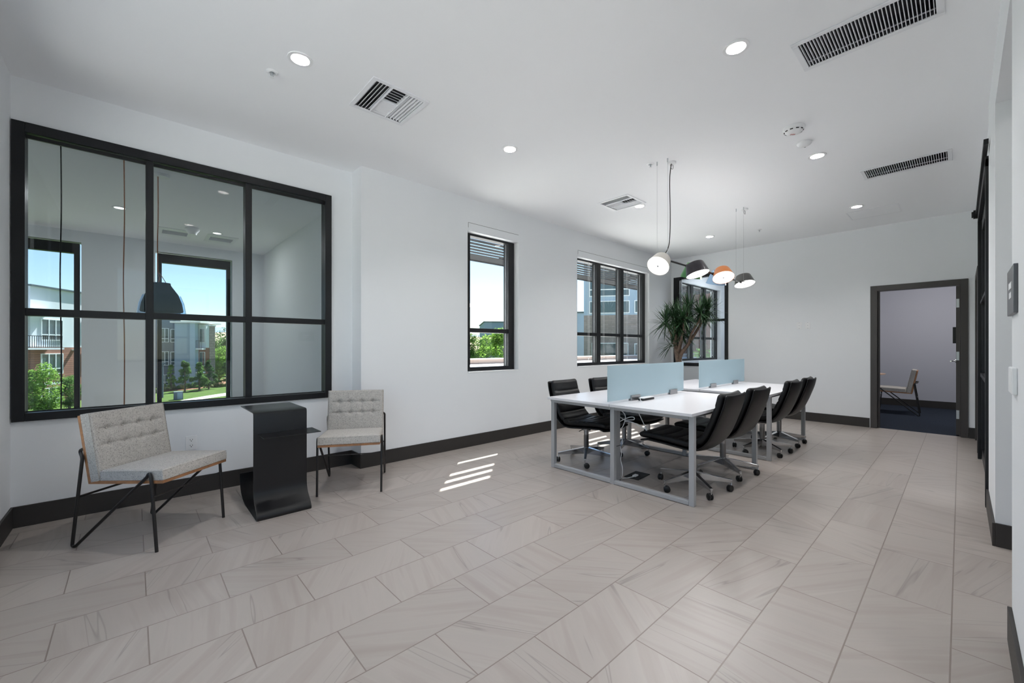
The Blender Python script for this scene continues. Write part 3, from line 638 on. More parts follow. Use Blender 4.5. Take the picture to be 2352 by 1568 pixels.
tag(q.build('white_cable', 'white', smooth=60), 'white cable tied in a bow hanging under the near desk', 'cable')
q = MB().tube(catmull([(3.35, 2.155, .33), (3.36, 2.145, .25), (3.355, 2.15, .19), (3.36, 2.135, .12), (3.37, 2.14, .05), (3.385, 2.155, .012), (3.44, 2.13, .008), (3.50, 2.11, .01), (3.54, 2.10, .016)], 6), .004, 8)
tag(q.build('power_cable', 'white', smooth=60), 'white power cable running down the desk riser to the floor box', 'cable')
t = thing('floor_power_box', 'black flat power box on the floor under the near desk', 'floor box', (3.585, 2.115, 0), .06)
box('lid', 'rubber', -.12, .12, -.075, .075, .0005, .007, t, bevel=.002); box('plug', 'white', -.07, -.01, -.02, .015, .007, .02, t, bevel=.004)

# ------------------------------------------------------------------ office chairs
def sweep(mb, prof, w, t, off, ribs=0, wrap=.0, e=4.0, n=28, flare=0, ribf=.16):
    pts = catmull([(0, a, b) for a, b in prof], 9); k = len(pts); rings = []
    Ls = [0]
    for a, b in zip(pts, pts[1:]): Ls.append(Ls[-1]+(b-a).length)
    T = Ls[-1]
    for i, p in enumerate(pts):
        d = (pts[min(i+1, k-1)]-pts[max(i-1, 0)]).normalized(); nn = Vector((0, d.z, -d.y))
        if nn.z < 0 and nn.y < 0: nn = -nn
        s_ = Ls[i]; edge = min(s_, T-s_); rr = t*.5
        sc_ = math.sqrt(max(0, 1-(1-min(edge/rr, 1))**2)) if edge < rr else 1
        sc_ = max(sc_, .12)
        ww = w(s_/T)*.5*(.90+.10*sc_ if edge < rr else 1)
        cr = 1-.0
        if ribs:
            ph = (s_/T*ribs) % 1; groove = math.exp(-((min(ph, 1-ph))/.085)**2)*(1 if .06 < s_/T < .94 else 0); rib = 1-ribf*3.2*groove
        else: rib = 1
        R_ = []
        for j in range(n):
            a = 2*PI*j/n; cx_, sy = math.cos(a), math.sin(a)
            x = math.copysign(abs(cx_)**(2/e), cx_)*ww; y = math.copysign(abs(sy)**(2/e), sy)*t*.5*sc_
            if y > 0: y *= rib*(1-.0*abs(x/ww))
            q = p+nn*(off+y+wrap*(x/ww)**2)+Vector((x, 0, 0)); R_.append(q)
        rings.append(mb.ring(R_))
    for a, b in zip(rings, rings[1:]): mb.bridge(a, b)
    mb.f.append(tuple(reversed(rings[0]))); mb.f.append(tuple(rings[-1]))
    return pts
PROF = [(.375, .405), (.32, .418), (.18, .412), (.03, .398), (-.07, .392), (-.15, .412), (-.215, .475), (-.262, .57), (-.30, .67), (-.333, .77), (-.352, .862)]
def make_office_chair():
    t = thing('office_chair', 'x', 'office chair', (0, 0, 0), group='black leather office chairs around the desks')
    wf = lambda u: .49*(1-.07*u+.05*math.sin(PI*u))
    b = MB(); sweep(b, PROF, lambda u: wf(u)*1.03, .022, -.022, wrap=.022); b.build('shell', 'leather', t, smooth=50)
    b = MB(); sweep(b, PROF[:6], lambda u: wf(u*.45), .072, .026, ribs=5, wrap=.018, ribf=.11); b.build('seat_cushion', 'leather', t, smooth=60)
    b = MB(); sweep(b, PROF[5:], lambda u: wf(.5+u*.5)*.98, .070, .026, ribs=4, wrap=.022, ribf=.10); b.build('backrest_cushion', 'leather', t, smooth=60)
    MB().lathe([(.018, .10), (.018, .29), (.027, .29), (.027, .115)], 20, cap=False).lathe([(.027, .13), (.027, .34)], 20, cap=False).lathe([(.05, .335), (.055, .36), (.055, .372), (0, .372)], 20, cap=False).build('gas_column', 'alu', t, smooth=40)
    MB().tube([(.05, 0, .35), (.17, .02, .345)], .005, 8).build('lever', 'chrome', t)
    hub = MB().lathe([(.0, .075), (.026, .075), (.03, .085), (.03, .15), (.026, .155), (0, .155)], 20, cap=False)
    for k in range(5):
        a = 2*PI*k/5; R_ = Matrix.Rotation(a, 4, 'Z')
        r0 = hub.ring([R_ @ Vector(p) for p in ((.02, -.020, .15), (.02, .020, .15), (.02, .016, .078), (.02, -.016, .078))])
        r1 = hub.ring([R_ @ Vector(p) for p in ((.315, -.012, .100), (.315, .012, .100), (.315, .008, .076), (.315, -.008, .076))])
        hub.bridge(r0, r1); hub.f.append(tuple(r1)); hub.f.append(tuple(reversed(r0)))
    hub.build('star_base', 'chrome', t, bevel=.002)
    for k in range(5):
        a = 2*PI*k/5; c_ = Vector((.308*math.cos(a), .308*math.sin(a), 0)); sw = a+1.1+k*.7
        d = Vector((math.cos(sw), math.sin(sw), 0)); sd = Vector((-d.y, d.x, 0)); wc = c_+d*.018+Vector((0, 0, .028))
        q = MB().tube([c_+Vector((0, 0, .08)), c_+Vector((0, 0, .05)), wc+Vector((0, 0, .012))], .0055, 8).tube([wc+sd*.006, wc-sd*.006], .012, 10).build('caster_stem', 'chrome', t, smooth=50)
        mt = Matrix.Translation(wc) @ sd.to_track_quat('Z', 'Y').to_matrix().to_4x4()
        MB().lathe([(0, .022), (.020, .021), (.0275, .015), (.0275, .006), (.02, .004), (.02, -.004), (.0275, -.006), (.0275, -.015), (.020, -.021), (0, -.022)], 20, mt, cap=False).build('caster_wheel', 'rubber', q, smooth=40)
    return t
oc = make_office_chair()
def star(t, a):   # the star base and casters turn freely under the seat
    for ch in t.children:
        if ch.name.startswith(('star_base', 'caster_stem')): ch.rotation_euler = (0, 0, a)
spots = [(3.64, 1.60, .03, 14, 'black leather office chair on the right side of the near desk, closest to the camera'),
         (4.32, 1.60, .0, 12, 'black leather office chair on the right side, second from the camera'),
         (5.52, 1.60, .0, 16, 'black leather office chair on the right side of the farther desk, third from the camera'),
         (6.20, 1.60, .03, 20, 'black leather office chair on the right side, farthest from the camera'),
         (3.66, 2.78, PI+.05, 143, 'black leather office chair on the window side of the near desk, closest to the camera'),
         (4.32, 2.72, PI-.05, 58, 'black leather office chair on the window side, second, partly behind the glass divider'),
         (5.55, 2.80, PI, 30, 'black leather office chair on the window side, seen between the glass dividers')]
for k, (x, y, rz, sa, lab) in enumerate(spots):
    q = oc if k == 0 else copy_tree(oc)
    q.location = (x, y, 0); q.rotation_euler = (0, 0, rz); q['label'] = lab; star(q, math.radians(sa)-rz)

# ------------------------------------------------------------------ lounge chairs
def cushion(mtx, w, d, t, r=.022, dim=None, nu=44, nv=44, puff=.010):
    b = MB()
    def hgt(x, y):
        e = min(x+w/2, w/2-x, y, d-y); k = max(0, 1-e/r); z = t-r+r*math.sqrt(max(0, 1-k*k))
        z += puff*math.sin(PI*(x+w/2)/w)*math.sin(PI*y/d)
        if dim: z -= dim(x, y)
        return z
    def knot(n, L0): # finer near edges
        return [L0*(.5-.5*math.cos(PI*i/n))*.35+L0*i/n*.65 for i in range(n+1)]
    us = knot(nu, w); vs = knot(nv, d); idx = []
    for v in vs: idx.append(b.ring([mtx @ Vector((u-w/2, v, hgt(u-w/2, v))) for u in us]))
    for i in range(nv):
        for j in range(nu): b.f.append((idx[i][j], idx[i][j+1], idx[i+1][j+1], idx[i+1][j]))
    top = [idx[0][j] for j in range(nu+1)]+[idx[i][nu] for i in range(1, nv+1)]+[idx[nv][j] for j in range(nu-1, -1, -1)]+[idx[i][0] for i in range(nv-1, 0, -1)]
    inv = mtx.inverted(); bot = b.ring([mtx @ Vector(((inv @ Vector(b.v[i])).x, (inv @ Vector(b.v[i])).y, .002)) for i in top])
    b.bridge(top, bot); b.f.append(tuple(bot)); return b
def make_lounge():
    t = thing('lounge_chair', 'x', 'lounge chair', (0, 0, 0), group='tufted tweed lounge chairs')
    S = lambda s_: s_-.287
    frame_part = []
    for sx in (-1, 1):
        X = .255*sx; X2 = .258*sx
        p = round_path([(0, S(.028), .600), (X*.90, S(.028), .602), (X2, S(.06), .592), (X2, S(.075), .56), (X, S(.0), .012), (X, S(.02), .006), (X2, S(.515), .455), (X2, S(.527), .478), (X2, S(.54), .455), (X, S(.575), .0)], .018, 5)
        MB().tube(p, .0092, 12).build('side_frame', 'tube', t, smooth=60)
    MB().tube([(-.256, S(.043), .316), (.256, S(.043), .316)], .007, 10).build('rear_stretcher', 'tube', t, smooth=60)
    MB().tube([(-.256, S(.548), .33), (.256, S(.548), .33)], .0045, 8).build('front_stretcher', 'tube', t, smooth=60)
    # plywood shells
    sd = Vector((0, .503, .019)).normalized(); sn = Vector((0, -sd.z, sd.y))
    bd = Vector((0, -.077, .419)).normalized(); bn = Vector((0, bd.z, -bd.y))
    def mt(o_, yv, nv_): 
        m_ = Matrix.Identity(4); xx = yv.cross(nv_)
        for i in range(3): m_[i][0] = xx[i]; m_[i][1] = yv[i]; m_[i][2] = nv_[i]; m_[i][3] = o_[i]
        return m_
    o0 = Vector((0, S(.10), .393))
    ms = mt(o0, sd, sn); mb_ = mt(o0, bd, bn)
    MB().box(-.246, .246, 0, .505, 0, .019, ms).build('seat_panel', 'wood', t, bevel=.002)
    MB().box(-.246, .246, .0, .428, 0, .019, mb_).build('back_panel', 'wood', t, bevel=.002)
    ms2 = mt(o0+sn*.019+sd*.085, sd, sn)
    b = cushion(ms2, .492, .424, .066, .014, puff=.016); b.build('seat_cushion', 'tweed', t, smooth=75)
    mb2 = mt(o0+bn*.019+bd*.008, bd, bn)
    def dim(x, y):
        z = 0
        for ry in (.215, .315):
            z += .007*math.exp(-((y-ry)/.008)**2)*(1 if abs(x) < .21 else 0)
            for rx in (-.15, -.05, .05, .15): z += .017*math.exp(-(((x-rx)/.021)**2+((y-ry)/.021)**2))
        for rx in (-.15, -.05, .05, .15): z += .0035*math.exp(-((x-rx)/.007)**2)*(1 if .20 < y < .33 else 0)
        return z
    b = cushion(mb2, .492, .425, .068, .016, dim=dim, nu=90, nv=80, puff=.006); bc = b.build('back_cushion', 'tweed', t, smooth=75)
    q = MB()
    for mm, w_, d_, z_ in ((ms2, .486, .424, .058), (mb2, .486, .425, .060)):
        c_ = [(-w_/2-.004, .006), (-w_/2-.004, d_-.003), (w_/2+.004, d_-.003), (w_/2+.004, .006)]
        q.tube([mm @ Vector((a, c, z_)) for a, c in c_], .0022, 6)
    q.build('piping', 'tweed', t, smooth=60)
    for ry in (.215, .315):
        for rx in (-.15, -.05, .05, .15): MB().lathe([(0, .0), (.007, .0), (.006, .003), (0, .004)], 10, mb2 @ Matrix.Translation((rx, ry, .049)), cap=False).build('button', 'tweed', bc)
    return t
lc = make_lounge()
def place_l(q, feet, lab):   # feet: rear, front on one side plus lateral centre
    (cx_, cy_), ang = feet; q.location = (cx_, cy_, 0); q.rotation_euler = (0, 0, ang); q['label'] = lab
# chair heading: angle of +y axis
place_l(lc, (((-.28+.107+.098+.483)/4, (3.733+3.309+4.063+3.626)/4), math.atan2(-.424-.437, .387+.385)-PI/2), 'beige tweed lounge chair at the left, left of the black side table')
l2 = copy_tree(lc); place_l(l2, (((1.123+1.575+1.387+1.849)/4, (3.616+3.383+4.104+3.892)/4), math.atan2(-.488-.509, -.264-.274)-PI/2), 'beige tweed lounge chair right of the black side table')
l3 = copy_tree(lc); place_l(l3, ((10.66, .79), 0.03), 'beige lounge chair in the meeting room seen through the open door')

# side table
t = thing('side_table', 'black bent sheet metal side table between the lounge chairs', 'side table', (.828, 3.75, 0))
prof = [(3.985, .755), (3.70, .755), (3.523, .755), (3.510, .751), (3.505, .737), (3.505, .50), (3.505, .30)]
prof += [tuple(p)[1:] for p in catmull([(0, 3.505, .26), (0, 3.505, .20), (0, 3.498, .155), (0, 3.474, .11), (0, 3.436, .075), (0, 3.400, .045), (0, 3.386, .018), (0, 3.400, .002), (0, 3.46, .001), (0, 3.62, .001), (0, 3.78, .004), (0, 3.89, .022), (0, 3.965, .06), (0, 4.01, .12), (0, 4.025, .20)], 5)]
MB().strip([(a-3.75, b) for a, b in prof], -.182, .182, -.006).build('bent_sheet', 'sheet', t, smooth=50)
MB().box(-.155, .228, -.45, -.235, .597, .602).build('shelf', 'sheet', t, bevel=.002)

# round table in meeting room
t = thing('round_table', 'round pale-topped pedestal table in the meeting room at the door edge', 'table', (10.95, 1.42, 0))
MB().lathe([(0, .70), (.40, .70), (.42, .71), (.42, .722), (0, .722)], 48, cap=False).build('tabletop', 'table_o', t, smooth=40)
MB().lathe([(0, .69), (.06, .69), (.03, .66), (.03, .03), (.06, .02), (.28, .012), (.28, 0), (0, 0)], 40, cap=False).build('pedestal', 'tube', t, smooth=40)

# ------------------------------------------------------------------ wall plates and signs
def plate(name, label, cat, loc, rz, kind_):
    t = thing(name, label, cat, loc, rz)
    box('cover', 'white', -.0375, .0375, -.006, -.0002, -.059, .059, t, bevel=.002)
    b = MB()
    if kind_ == 'outlet':
        q = MB()
        for z in (.024, -.024): q.lathe([(0, 0), (.017, 0), (.018, -.003), (0, -.003)], 20, Matrix.Translation((0, -.006, z)) @ Matrix.Rotation(-PI/2, 4, 'X'), cap=False)
        q.build('receptacle', 'white', t)
        for z in (.024, -.024): b.box(-.009, -.006, -.0096, -.0085, z-.001, z+.009).box(.006, .009, -.0096, -.0085, z-.001, z+.009).box(-.003, .003, -.0096, -.0085, z-.011, z-.005)
        b.build('slots', 'slot', t)
    else:
        b.box(-.0165, .0165, -.0085, -.006, -.033, .033); b.build('rocker', 'reveal', t, bevel=.001)
        MB().box(-.004, .004, -.0092, -.0085, -.003, .003).box(-.004, .004, -.0066, -.006, .045, .05).box(-.004, .004, -.0066, -.006, -.05, -.045).build('dot', 'deskline', t)
    return t
plate('wall_outlet', 'white duplex power outlet on the wall between armchair and side table', 'outlet', (.36, YA, .435), 0, 'outlet')
plate('wall_plate', 'left white wall plate on the far wall left of the open door', 'wall plate', (XR, 1.872, 1.615), -PI/2, 'sw')
plate('wall_plate', 'right white wall plate on the far wall, nearer the open door', 'wall plate', (XR, 1.752, 1.615), -PI/2, 'sw')
t = thing('room_sign', 'dark grey room sign with two white symbols on the right wall', 'sign', (2.60, -.147, 1.465))
box('panel', 'signgrey', -.15, .15, 0, .012, -.093, .093, t, bevel=.002)
b = MB().box(-.07, .05, .0121, .0135, .008, .034).box(-.07, .03, .0121, .0135, -.030, -.006); b.build('symbols', 'white', t)
t = thing('wall_thermostat', 'white control panel under the grey sign on the right wall', 'thermostat', (2.56, -.147, 1.11))
box('housing', 'white', -.09, .09, 0, .014, -.052, .052, t, bevel=.004); box('screen', 'reveal', -.05, .03, .014, .0146, -.01, .036, t)

# ------------------------------------------------------------------ potted dracaena
t = thing('potted_dracaena', 'tall branching dracaena plant in the far window corner', 'plant', (7.36, 3.50, 0))
MB().lathe([(0, 0), (.17, 0), (.185, .03), (.215, .48), (.205, .50), (.19, .49), (.19, .43), (0, .43)], 40, cap=False).build('pot', 'pot', t, smooth=40)
MB().lathe([(0, .44), (.19, .435)], 24, cap=False).build('soil', 'soil', t)
def RP(r, f_, z): return Rv*r+Fv*f_+Zv*z      # plant coordinates: sideways, away, up
stems = [([(-.00, 0, .43), (.0, 0, .9), (-.03, .0, 1.12), (-.06, 0, 1.35), (-.05, .02, 1.6), (-.10, .0, 1.82)], [.062, .058, .055, .045, .035, .022]),
         ([(.01, .0, .95), (.04, -.02, 1.12), (.16, -.05, 1.3), (.30, -.05, 1.52), (.42, -.03, 1.72), (.52, 0, 1.95)], [.055, .05, .038, .032, .028, .02]),
         ([(.01, .0, 1.05), (.06, .04, 1.3), (.13, .08, 1.55), (.20, .1, 1.8), (.24, .12, 2.02)], [.04, .032, .028, .024, .018]),
         ([(-.02, 0, 1.1), (.0, -.06, 1.3), (.04, -.12, 1.55), (.02, -.18, 1.75)], [.04, .03, .024, .018]),
         ([(.16, -.05, 1.3), (.2, -.1, 1.5), (.34, -.12, 1.75), (.36, -.1, 1.9)], [.03, .026, .022, .016]),
         ([(-.06, 0, 1.35), (-.12, .05, 1.5), (-.20, .08, 1.72)], [.03, .024, .016]),
         ([(-.04, 0, 1.15), (-.10, -.06, 1.28), (-.15, -.08, 1.33)], [.022, .016, .012]),
         ([(.06, .04, 1.3), (.02, .1, 1.5), (.02, .12, 1.85)], [.03, .024, .016])]
q = MB()
for P, r_ in stems:
    pts = catmull([RP(*p) for p in P], 5); n_ = len(pts); k = len(r_)-1
    rs = [r_[min(int(i/5), k-1)]*(1-(i/5-int(i/5)))+r_[min(int(i/5)+1, k)]*(i/5-int(i/5)) if i < n_-1 else r_[-1] for i in range(n_)]
    q.tube(pts, [v*.72 for v in rs], 10)
q.build('trunk', 'bark', t, smooth=60)
q = MB(); rnd = random.Random(3)
def rosette(c, n, L0, up=.25, lo=-.75):
    c = Vector(c)
    for i in range(n):
        az = rnd.uniform(0, 2*PI); el = rnd.uniform(lo, 1.35); L_ = L0*rnd.uniform(.75, 1.1)
        d = Vector((math.cos(az)*math.cos(el), math.sin(az)*math.cos(el), math.sin(el))); base = c-Zv*rnd.uniform(0, .12)
        sd_ = d.cross(Zv); 
        if sd_.length < .1: sd_ = Vector((1, 0, 0))
        sd_.normalize(); P = []; w0 = rnd.uniform(.009, .0135)
        for k in range(5):
            s_ = k/4; p = base+d*L_*s_-Zv*(.16*L_*s_*s_*(1.2-math.sin(el))); P.append((p, w0*(.6+1.2*s_)*(1-s_)**.6+.0004))
        ids = [q.ring([p-sd_*w, p+sd_.cross(d)*w*.25, p+sd_*w]) for p, w in P]
        for a, b in zip(ids, ids[1:]): q.f.append((a[0], a[1], b[1], b[0])); q.f.append((a[1], a[2], b[2], b[1]))
for c, n, L0 in [(RP(-.10, 0, 1.84), 90, .38), (RP(.53, 0, 1.98), 110, .36), (RP(.24, .12, 2.03), 100, .36), (RP(.02, -.18, 1.80), 95, .36), (RP(.36, -.1, 1.93), 95, .36), (RP(-.20, .08, 1.76), 85, .38), (RP(-.15, -.08, 1.36), 34, .32), (RP(.02, .12, 1.88), 85, .34), (RP(.12, -.02, 1.72), 80, .34), (RP(.10, .05, 1.5), 50, .30), (RP(-.02, -.05, 1.6), 60, .30), (RP(.46, -.03, 1.78), 45, .30)]:
    rosette(c, n, L0)
lf = q.build('foliage', 'leafd', t)

# ------------------------------------------------------------------ pendant and cords behind the glass
t = thing('hanging_lamp', 'black bell-shaped hanging lamp behind the interior glass', 'pendant lamp', (.215, 5.5, 1.60))
MB().lathe([(.165, 0), (.172, .01), (.160, .09), (.130, .18), (.085, .25), (.07, .275), (.068, .295), (0, .295)], 40, cap=False).build('lamp_shade', 'bell', t, smooth=50)
MB().lathe([(.195, -.02), (.178, .09), (.15, .17)], 40, cap=False).build('glass_shade', 'bluegl', t, smooth=50)
MB().tube(catmull([(-.03, 0, .29), (-.02, 0, .34), (-.03, 0, .42), (-.035, 0, .7), (-.03, 0, 1.0), (-.032, 0, 1.4)], 5), .0045, 8).tube([(.035, 0, .29), (.0, 0, .36), (-.025, 0, .40)], .003, 6).build('cord', 'copper', t)
MB().lathe([(0, 1.37), (.06, 1.37), (.06, 1.4), (0, 1.4)], 20, cap=False).build('canopy', 'white', t)
for x, y, z0, l in ((-.44, 5.0, .30, 'long thin dark cord hanging behind the left pane of the interior window'), (-.062, 5.0, .30, 'long thin copper cord hanging behind the left pane near the mullion')):
    tag(MB().tube(catmull([(x, y, 3.0), (x+.004, y, 2.4), (x-.003, y, 1.8), (x+.004, y, 1.2), (x, y, z0)], 6), .0042, 8).build('ceiling_drop_cable', 'copper' if x > -.2 else 'tube', smooth=60), l, 'cord')

# ------------------------------------------------------------------ outdoors
GZ = -4.0
def at(px, d):
    u = Fv+Rv*((px-1176)/946.5); return (u.x*d, u.y*d, GZ)
g_ = MB().box(-150, 260, 13.0, 900, GZ-.3, GZ).build('lawn_ground', 'grass'); struct(g_, 'green lawn outside below the windows', 'ground')
def ground_strip(name, m, rows, z, label, cat):
    b = MB(); a = [b.ring([(p[0], p[1], GZ+z) for p in r]) for r in rows]
    for r1, r2 in zip(a, a[1:]): b.f.append((r1[0], r2[0], r2[1], r1[1]))
    struct(b.build(name, m), label, cat)
ground_strip('path', 'concrete', [(at(380, 36.2), at(380, 38.0)), (at(430, 39.6), at(430, 41.6)), (at(480, 42.4), at(480, 44.8)), (at(530, 45.2), at(530, 48.0)), (at(620, 52), at(620, 56))], .03, 'pale concrete path across the lawn', 'path')
ground_strip('planting_bed', 'mulch', [(at(372, 49), at(372, 53)), (at(430, 50.5), at(430, 53)), (at(470, 53), at(470, 55.2)), (at(530, 60), at(530, 76)), (at(600, 66), at(600, 90))], .04, 'reddish mulch planting bed beyond the path', 'ground')
o = MB().box(3.0, 40, 4.43, 15.5, .30, .45).build('flat_roof', 'roofw'); struct(o, 'white flat roof just outside the desk windows', 'roof')
o = MB().box(-14, XL-.13, -.47, 4.2, -.35, -.2).box(-14, -3.21, -2.21, -.47, -.35, -.2).box(-14, 14, -16, -2.21, -.35, -.2).build('terrace', 'roofw'); struct(o, 'added pale terrace, out of view, that bounces sunlight in through the unseen windows', 'terrace')  # unseen pale ground added to reflect sun through the added windows
t = thing('roof_parapet', 'tan parapet edge of the flat roof outside the windows', 'parapet', (20, 15.7, .45), kind='structure')
box('parapet_wall', 'tan', -17, 20, -.2, .15, 0, .22, t); box('coping', 'roofw', -17, 20, -.24, .19, .22, .26, t)
# sunshade above the windows
t = thing('sunshade_louvre', 'grey horizontal louvred sunshade outside above the windows', 'sunshade', (7, 4.42, 2.78))
b = MB(); edges = [4.515+.147*k for k in range(7)]; prev = 4.43
for y in edges: b.box(-5.1, 5.1, prev-4.42, y-.026-4.42, -.003, .003); prev = y+.026
b.box(-5.1, 5.1, prev-4.42, 5.78-4.42, -.003, .003)
b.build('slats', 'louver', t)
b = MB().box(-5.1, 5.1, 1.36, 1.40, -.02, .10)
for x in (-5.1, -2.05, 1.35, 5.05): b.box(x, x+.04, .01, 1.36, .004, .10)
b.build('frame', 'louver', t)

def building(name, label, cat, p0, p1, depth, zt, bands, wins=(), extra=None, cap=None):
    p0 = Vector((*p0, 0)); p1 = Vector((*p1, 0)); d = p1-p0; ang = math.atan2(d.y, d.x)
    t = thing(name, label, cat, (p0.x, p0.y, 0), ang); Lw = d.length
    for z0, z1, m in bands: box('wall', m, 0, Lw, 0, depth, z0, z1, t)
    if cap: box('roof_edge', cap, -.15, Lw+.15, -.2, depth, zt, zt+.14, t)
    for (u0, u1, z0, z1, nc) in wins:
        pn = box('pane', 'winp', u0, u1, -.03, -.01, z0, z1); b = MB(); fr = .07
        b.box(u0-fr, u0, -.08, 0, z0-fr, z1+fr).box(u1, u1+fr, -.08, 0, z0-fr, z1+fr).box(u0, u1, -.08, 0, z0-fr, z0).box(u0, u1, -.08, 0, z1, z1+fr)
        for k in range(1, nc): x = u0+(u1-u0)*k/nc; b.box(x-.035, x+.035, -.08, 0, z0, z1)
        if z1-z0 > 1.2 and nc > 0: b.box(u0, u1, -.07, 0, z0+(z1-z0)*.25-.04, z0+(z1-z0)*.25+.04)
        w = b.build('window', 'winf', t); pn.parent = w
    return t
# A: white and red-brown block at the left
A = building('apartment_building', 'white and red-brown sided apartment block seen at the far left', 'building', (-6.6, 54.7), (-1.4, 62.9), 10, 6.6,
    [(1.25, 6.6, 'stuccow'), (GZ, 1.25, 'siding')],
    [(1.0, 3.05, 1.95, 3.75, 3), (1.0, 3.05, -1.15, .62, 3), (1.0, 3.05, -3.8, -2.5, 3), (5.3, 6.9, 1.95, 3.75, 2), (5.3, 6.9, -1.15, .62, 2), (5.3, 6.9, -3.8, -2.5, 2)], cap='roofd')
MB().box(-4.2, .0, .6, 9, GZ, 6.3).build('wall', 'stuccow', A)
for z in (1.05, -2.05, 4.4):
    box('balcony_slab', 'stuccow', -4.0, 1.6, -1.3, .6, z, z+.16, A)
for z in (1.2, -1.9):
    b = MB().box(-4.0, 1.45, -1.28, -1.24, z+1.0, z+1.05).box(-4.0, 1.45, -1.28, -1.24, z+.05, z+.1)
    for k in range(28): b.box(-4.0+k*.2, -3.97+k*.2, -1.28, -1.25, z, z+1.05)
    b.build('balcony_railing', 'black', A)
b = MB()
for x, z in ((4.1, .95), (5.5, -2.1)): b.box(x, x+.35, -.4, 0, z, z+.12)
b.build('wall_lamp', 'roofw', A)
# B: grey block in the middle window
B = building('apartment_building', 'dark grey apartment block seen through the middle interior pane', 'building', (1.0, 71.6), (4.75, 72.0), 9, 6.2, [(GZ, 6.2, 'dgrey')],
    [(1.73, 2.45, 2.0, 3.75, 2), (2.75, 3.1, 2.0, 3.65, 1), (1.73, 2.45, -1.1, .65, 2), (2.75, 3.1, -1.1, .6, 1), (1.73, 2.45, -3.7, -2.45, 2), (2.75, 3.1, -3.7, -2.5, 1)], cap='roofd')
B2 = building('apartment_building', 'grey and white apartment wing beside the dark grey block', 'building', (3.9, 68.6), (5.38, 67.6), 5, 4.4, [(GZ, 4.4, 'bgrey')], cap='roofw')
for z in (1.05, -2.05): box('balcony_slab', 'stuccow', 2.0, 3.15, .1, .95, z-.1, z+.1, B2)
box('pillar', 'lblue', 1.8, 2.4, 0, .7, GZ, 4.4, B2); box('wall', 'stuccow', 2.3, 3.2, .95, 2, 1.2, 4.3, B2); box('wall', 'brickr', 2.3, 3.2, .95, 2, GZ, 1.2, B2)
box('roof_edge', 'roofw', -.3, 3.25, -.4, 4.5, 4.4, 4.62, B2)
for z0 in (1.95, -1.15):
    q = MB().box(2.47, 3.1, .87, .95, z0-.07, z0+1.8).build('window', 'winf', B2)
    MB().box(2.52, 2.76, .84, .87, z0, z0+1.73).box(2.81, 3.05, .84, .87, z0, z0+1.73).build('pane', 'winp', q)
for z in (1.25, -1.85):
    b = MB().box(2.2, 3.12, .12, .16, z+.85, z+.9)
    for k in range(5): b.box(2.25+k*.2, 2.28+k*.2, .12, .15, z-.1, z+.9)
    b.build('balcony_railing', 'black', B2)
building('apartment_building', 'rough stone end of the apartment wing next to the trees', 'building', at(469, 55.5)[:2], at(482, 55.3)[:2], .8, 4.1, [(GZ, 4.1, 'stone')], [(.12, .55, 1.95, 3.6, 1), (.12, .55, -1.1, .6, 1)], cap='roofw')
# buildings beyond the roof terrace
building('office_building', 'low grey-blue building with flat roof beyond the bright tree', 'building', (47.5, 59.2), (58, 52), 14, 5.9, [(3.4, 5.9, 'bgrey'), (GZ, 2.9, 'brickg')], [(1, 3, -1, 1.6, 2), (5, 8, -1, 1.6, 2)], cap='roofd')
D_ = building('office_building', 'pale blue building left in the wide window', 'building', (35.5, 33.2), (41.5, 25.8), 10, 5.25, [(GZ, 5.25, 'lblue')], [(4.9, 6.0, .6, 2.2, 2), (4.9, 6.0, -2.0, -.2, 2)], cap='roofd')
E_ = building('office_building', 'big grey brick and glass building in the wide window', 'building', (27.6, 21.2), (32.0, 15.0), 8, 9.0, [(GZ, 3.9, 'brickg'), (3.9, 9, 'lblue')], [(.5, 3.6, 4.1, 5.0, 1), (.5, 3.6, 5.5, 7.5, 1), (4.1, 7, 4.1, 5.0, 1), (.7, 3.5, -.9, 1.55, 1), (4.1, 7, -.9, 1.5, 1)])
building('office_building', 'red brick building seen through the office window in the corner', 'building', (36, 14.6), (60, 13.6), 3, 9.0, [(GZ, 9, 'brickr')], [(3, 6, -1, 2, 2), (10, 13, -1, 2, 2), (17, 20, -1, 2, 2)])

def tree(name, label, loc, hgt, rad, m, n=1600, seed=1, conic=False, ls=.16, kind_='tree'):
    n = int(n*2.6); ls *= .62
    rr = random.Random(seed); t = thing(name, label, 'tree', loc, group='trees outside the windows')
    MB().tube([(0, 0, 0), (.03*rad, 0, hgt*.3), (0, .03*rad, hgt*.6), (0, 0, hgt*.9)], [.09*rad**.5, .07*rad**.5, .05*rad**.5, .02], 8).build('trunk', 'trunk', t, smooth=50)
    b = MB(); blobs = []
    for k in range(44):
        z = rr.uniform(.16, 1.0); w = (1-z)*1.1+.12 if conic else math.sqrt(max(.03, 1-((z-.6)/.42)**2))*.9
        a = rr.uniform(0, 2*PI); q = rr.uniform(.2, .85)*w*rad; blobs.append((Vector((q*math.cos(a), q*math.sin(a), z*hgt)), rad*rr.uniform(.22, .42)*(.5 if conic else 1)))
    for i in range(n):
        c_, r_ = rr.choice(blobs); v = Vector((rr.gauss(0, 1), rr.gauss(0, 1), rr.gauss(0, 1))); v.normalize(); p = c_+v*r_*rr.uniform(.55, 1.05)
        u = Vector((rr.gauss(0, 1), rr.gauss(0, 1), rr.gauss(0, .6))).normalized(); w = u.cross(v+Vector((.1, .2, .3)))
        if w.length < .05: continue
        w.normalize(); s_ = ls*rr.uniform(.6, 1.3); i0 = len(b.v)
        b.v += [tuple(p-u*s_), tuple(p+w*s_*.5), tuple(p+u*s_), tuple(p-w*s_*.5)]; b.f.append((i0, i0+1, i0+2, i0+3))
    b.build('foliage', m, t); return t
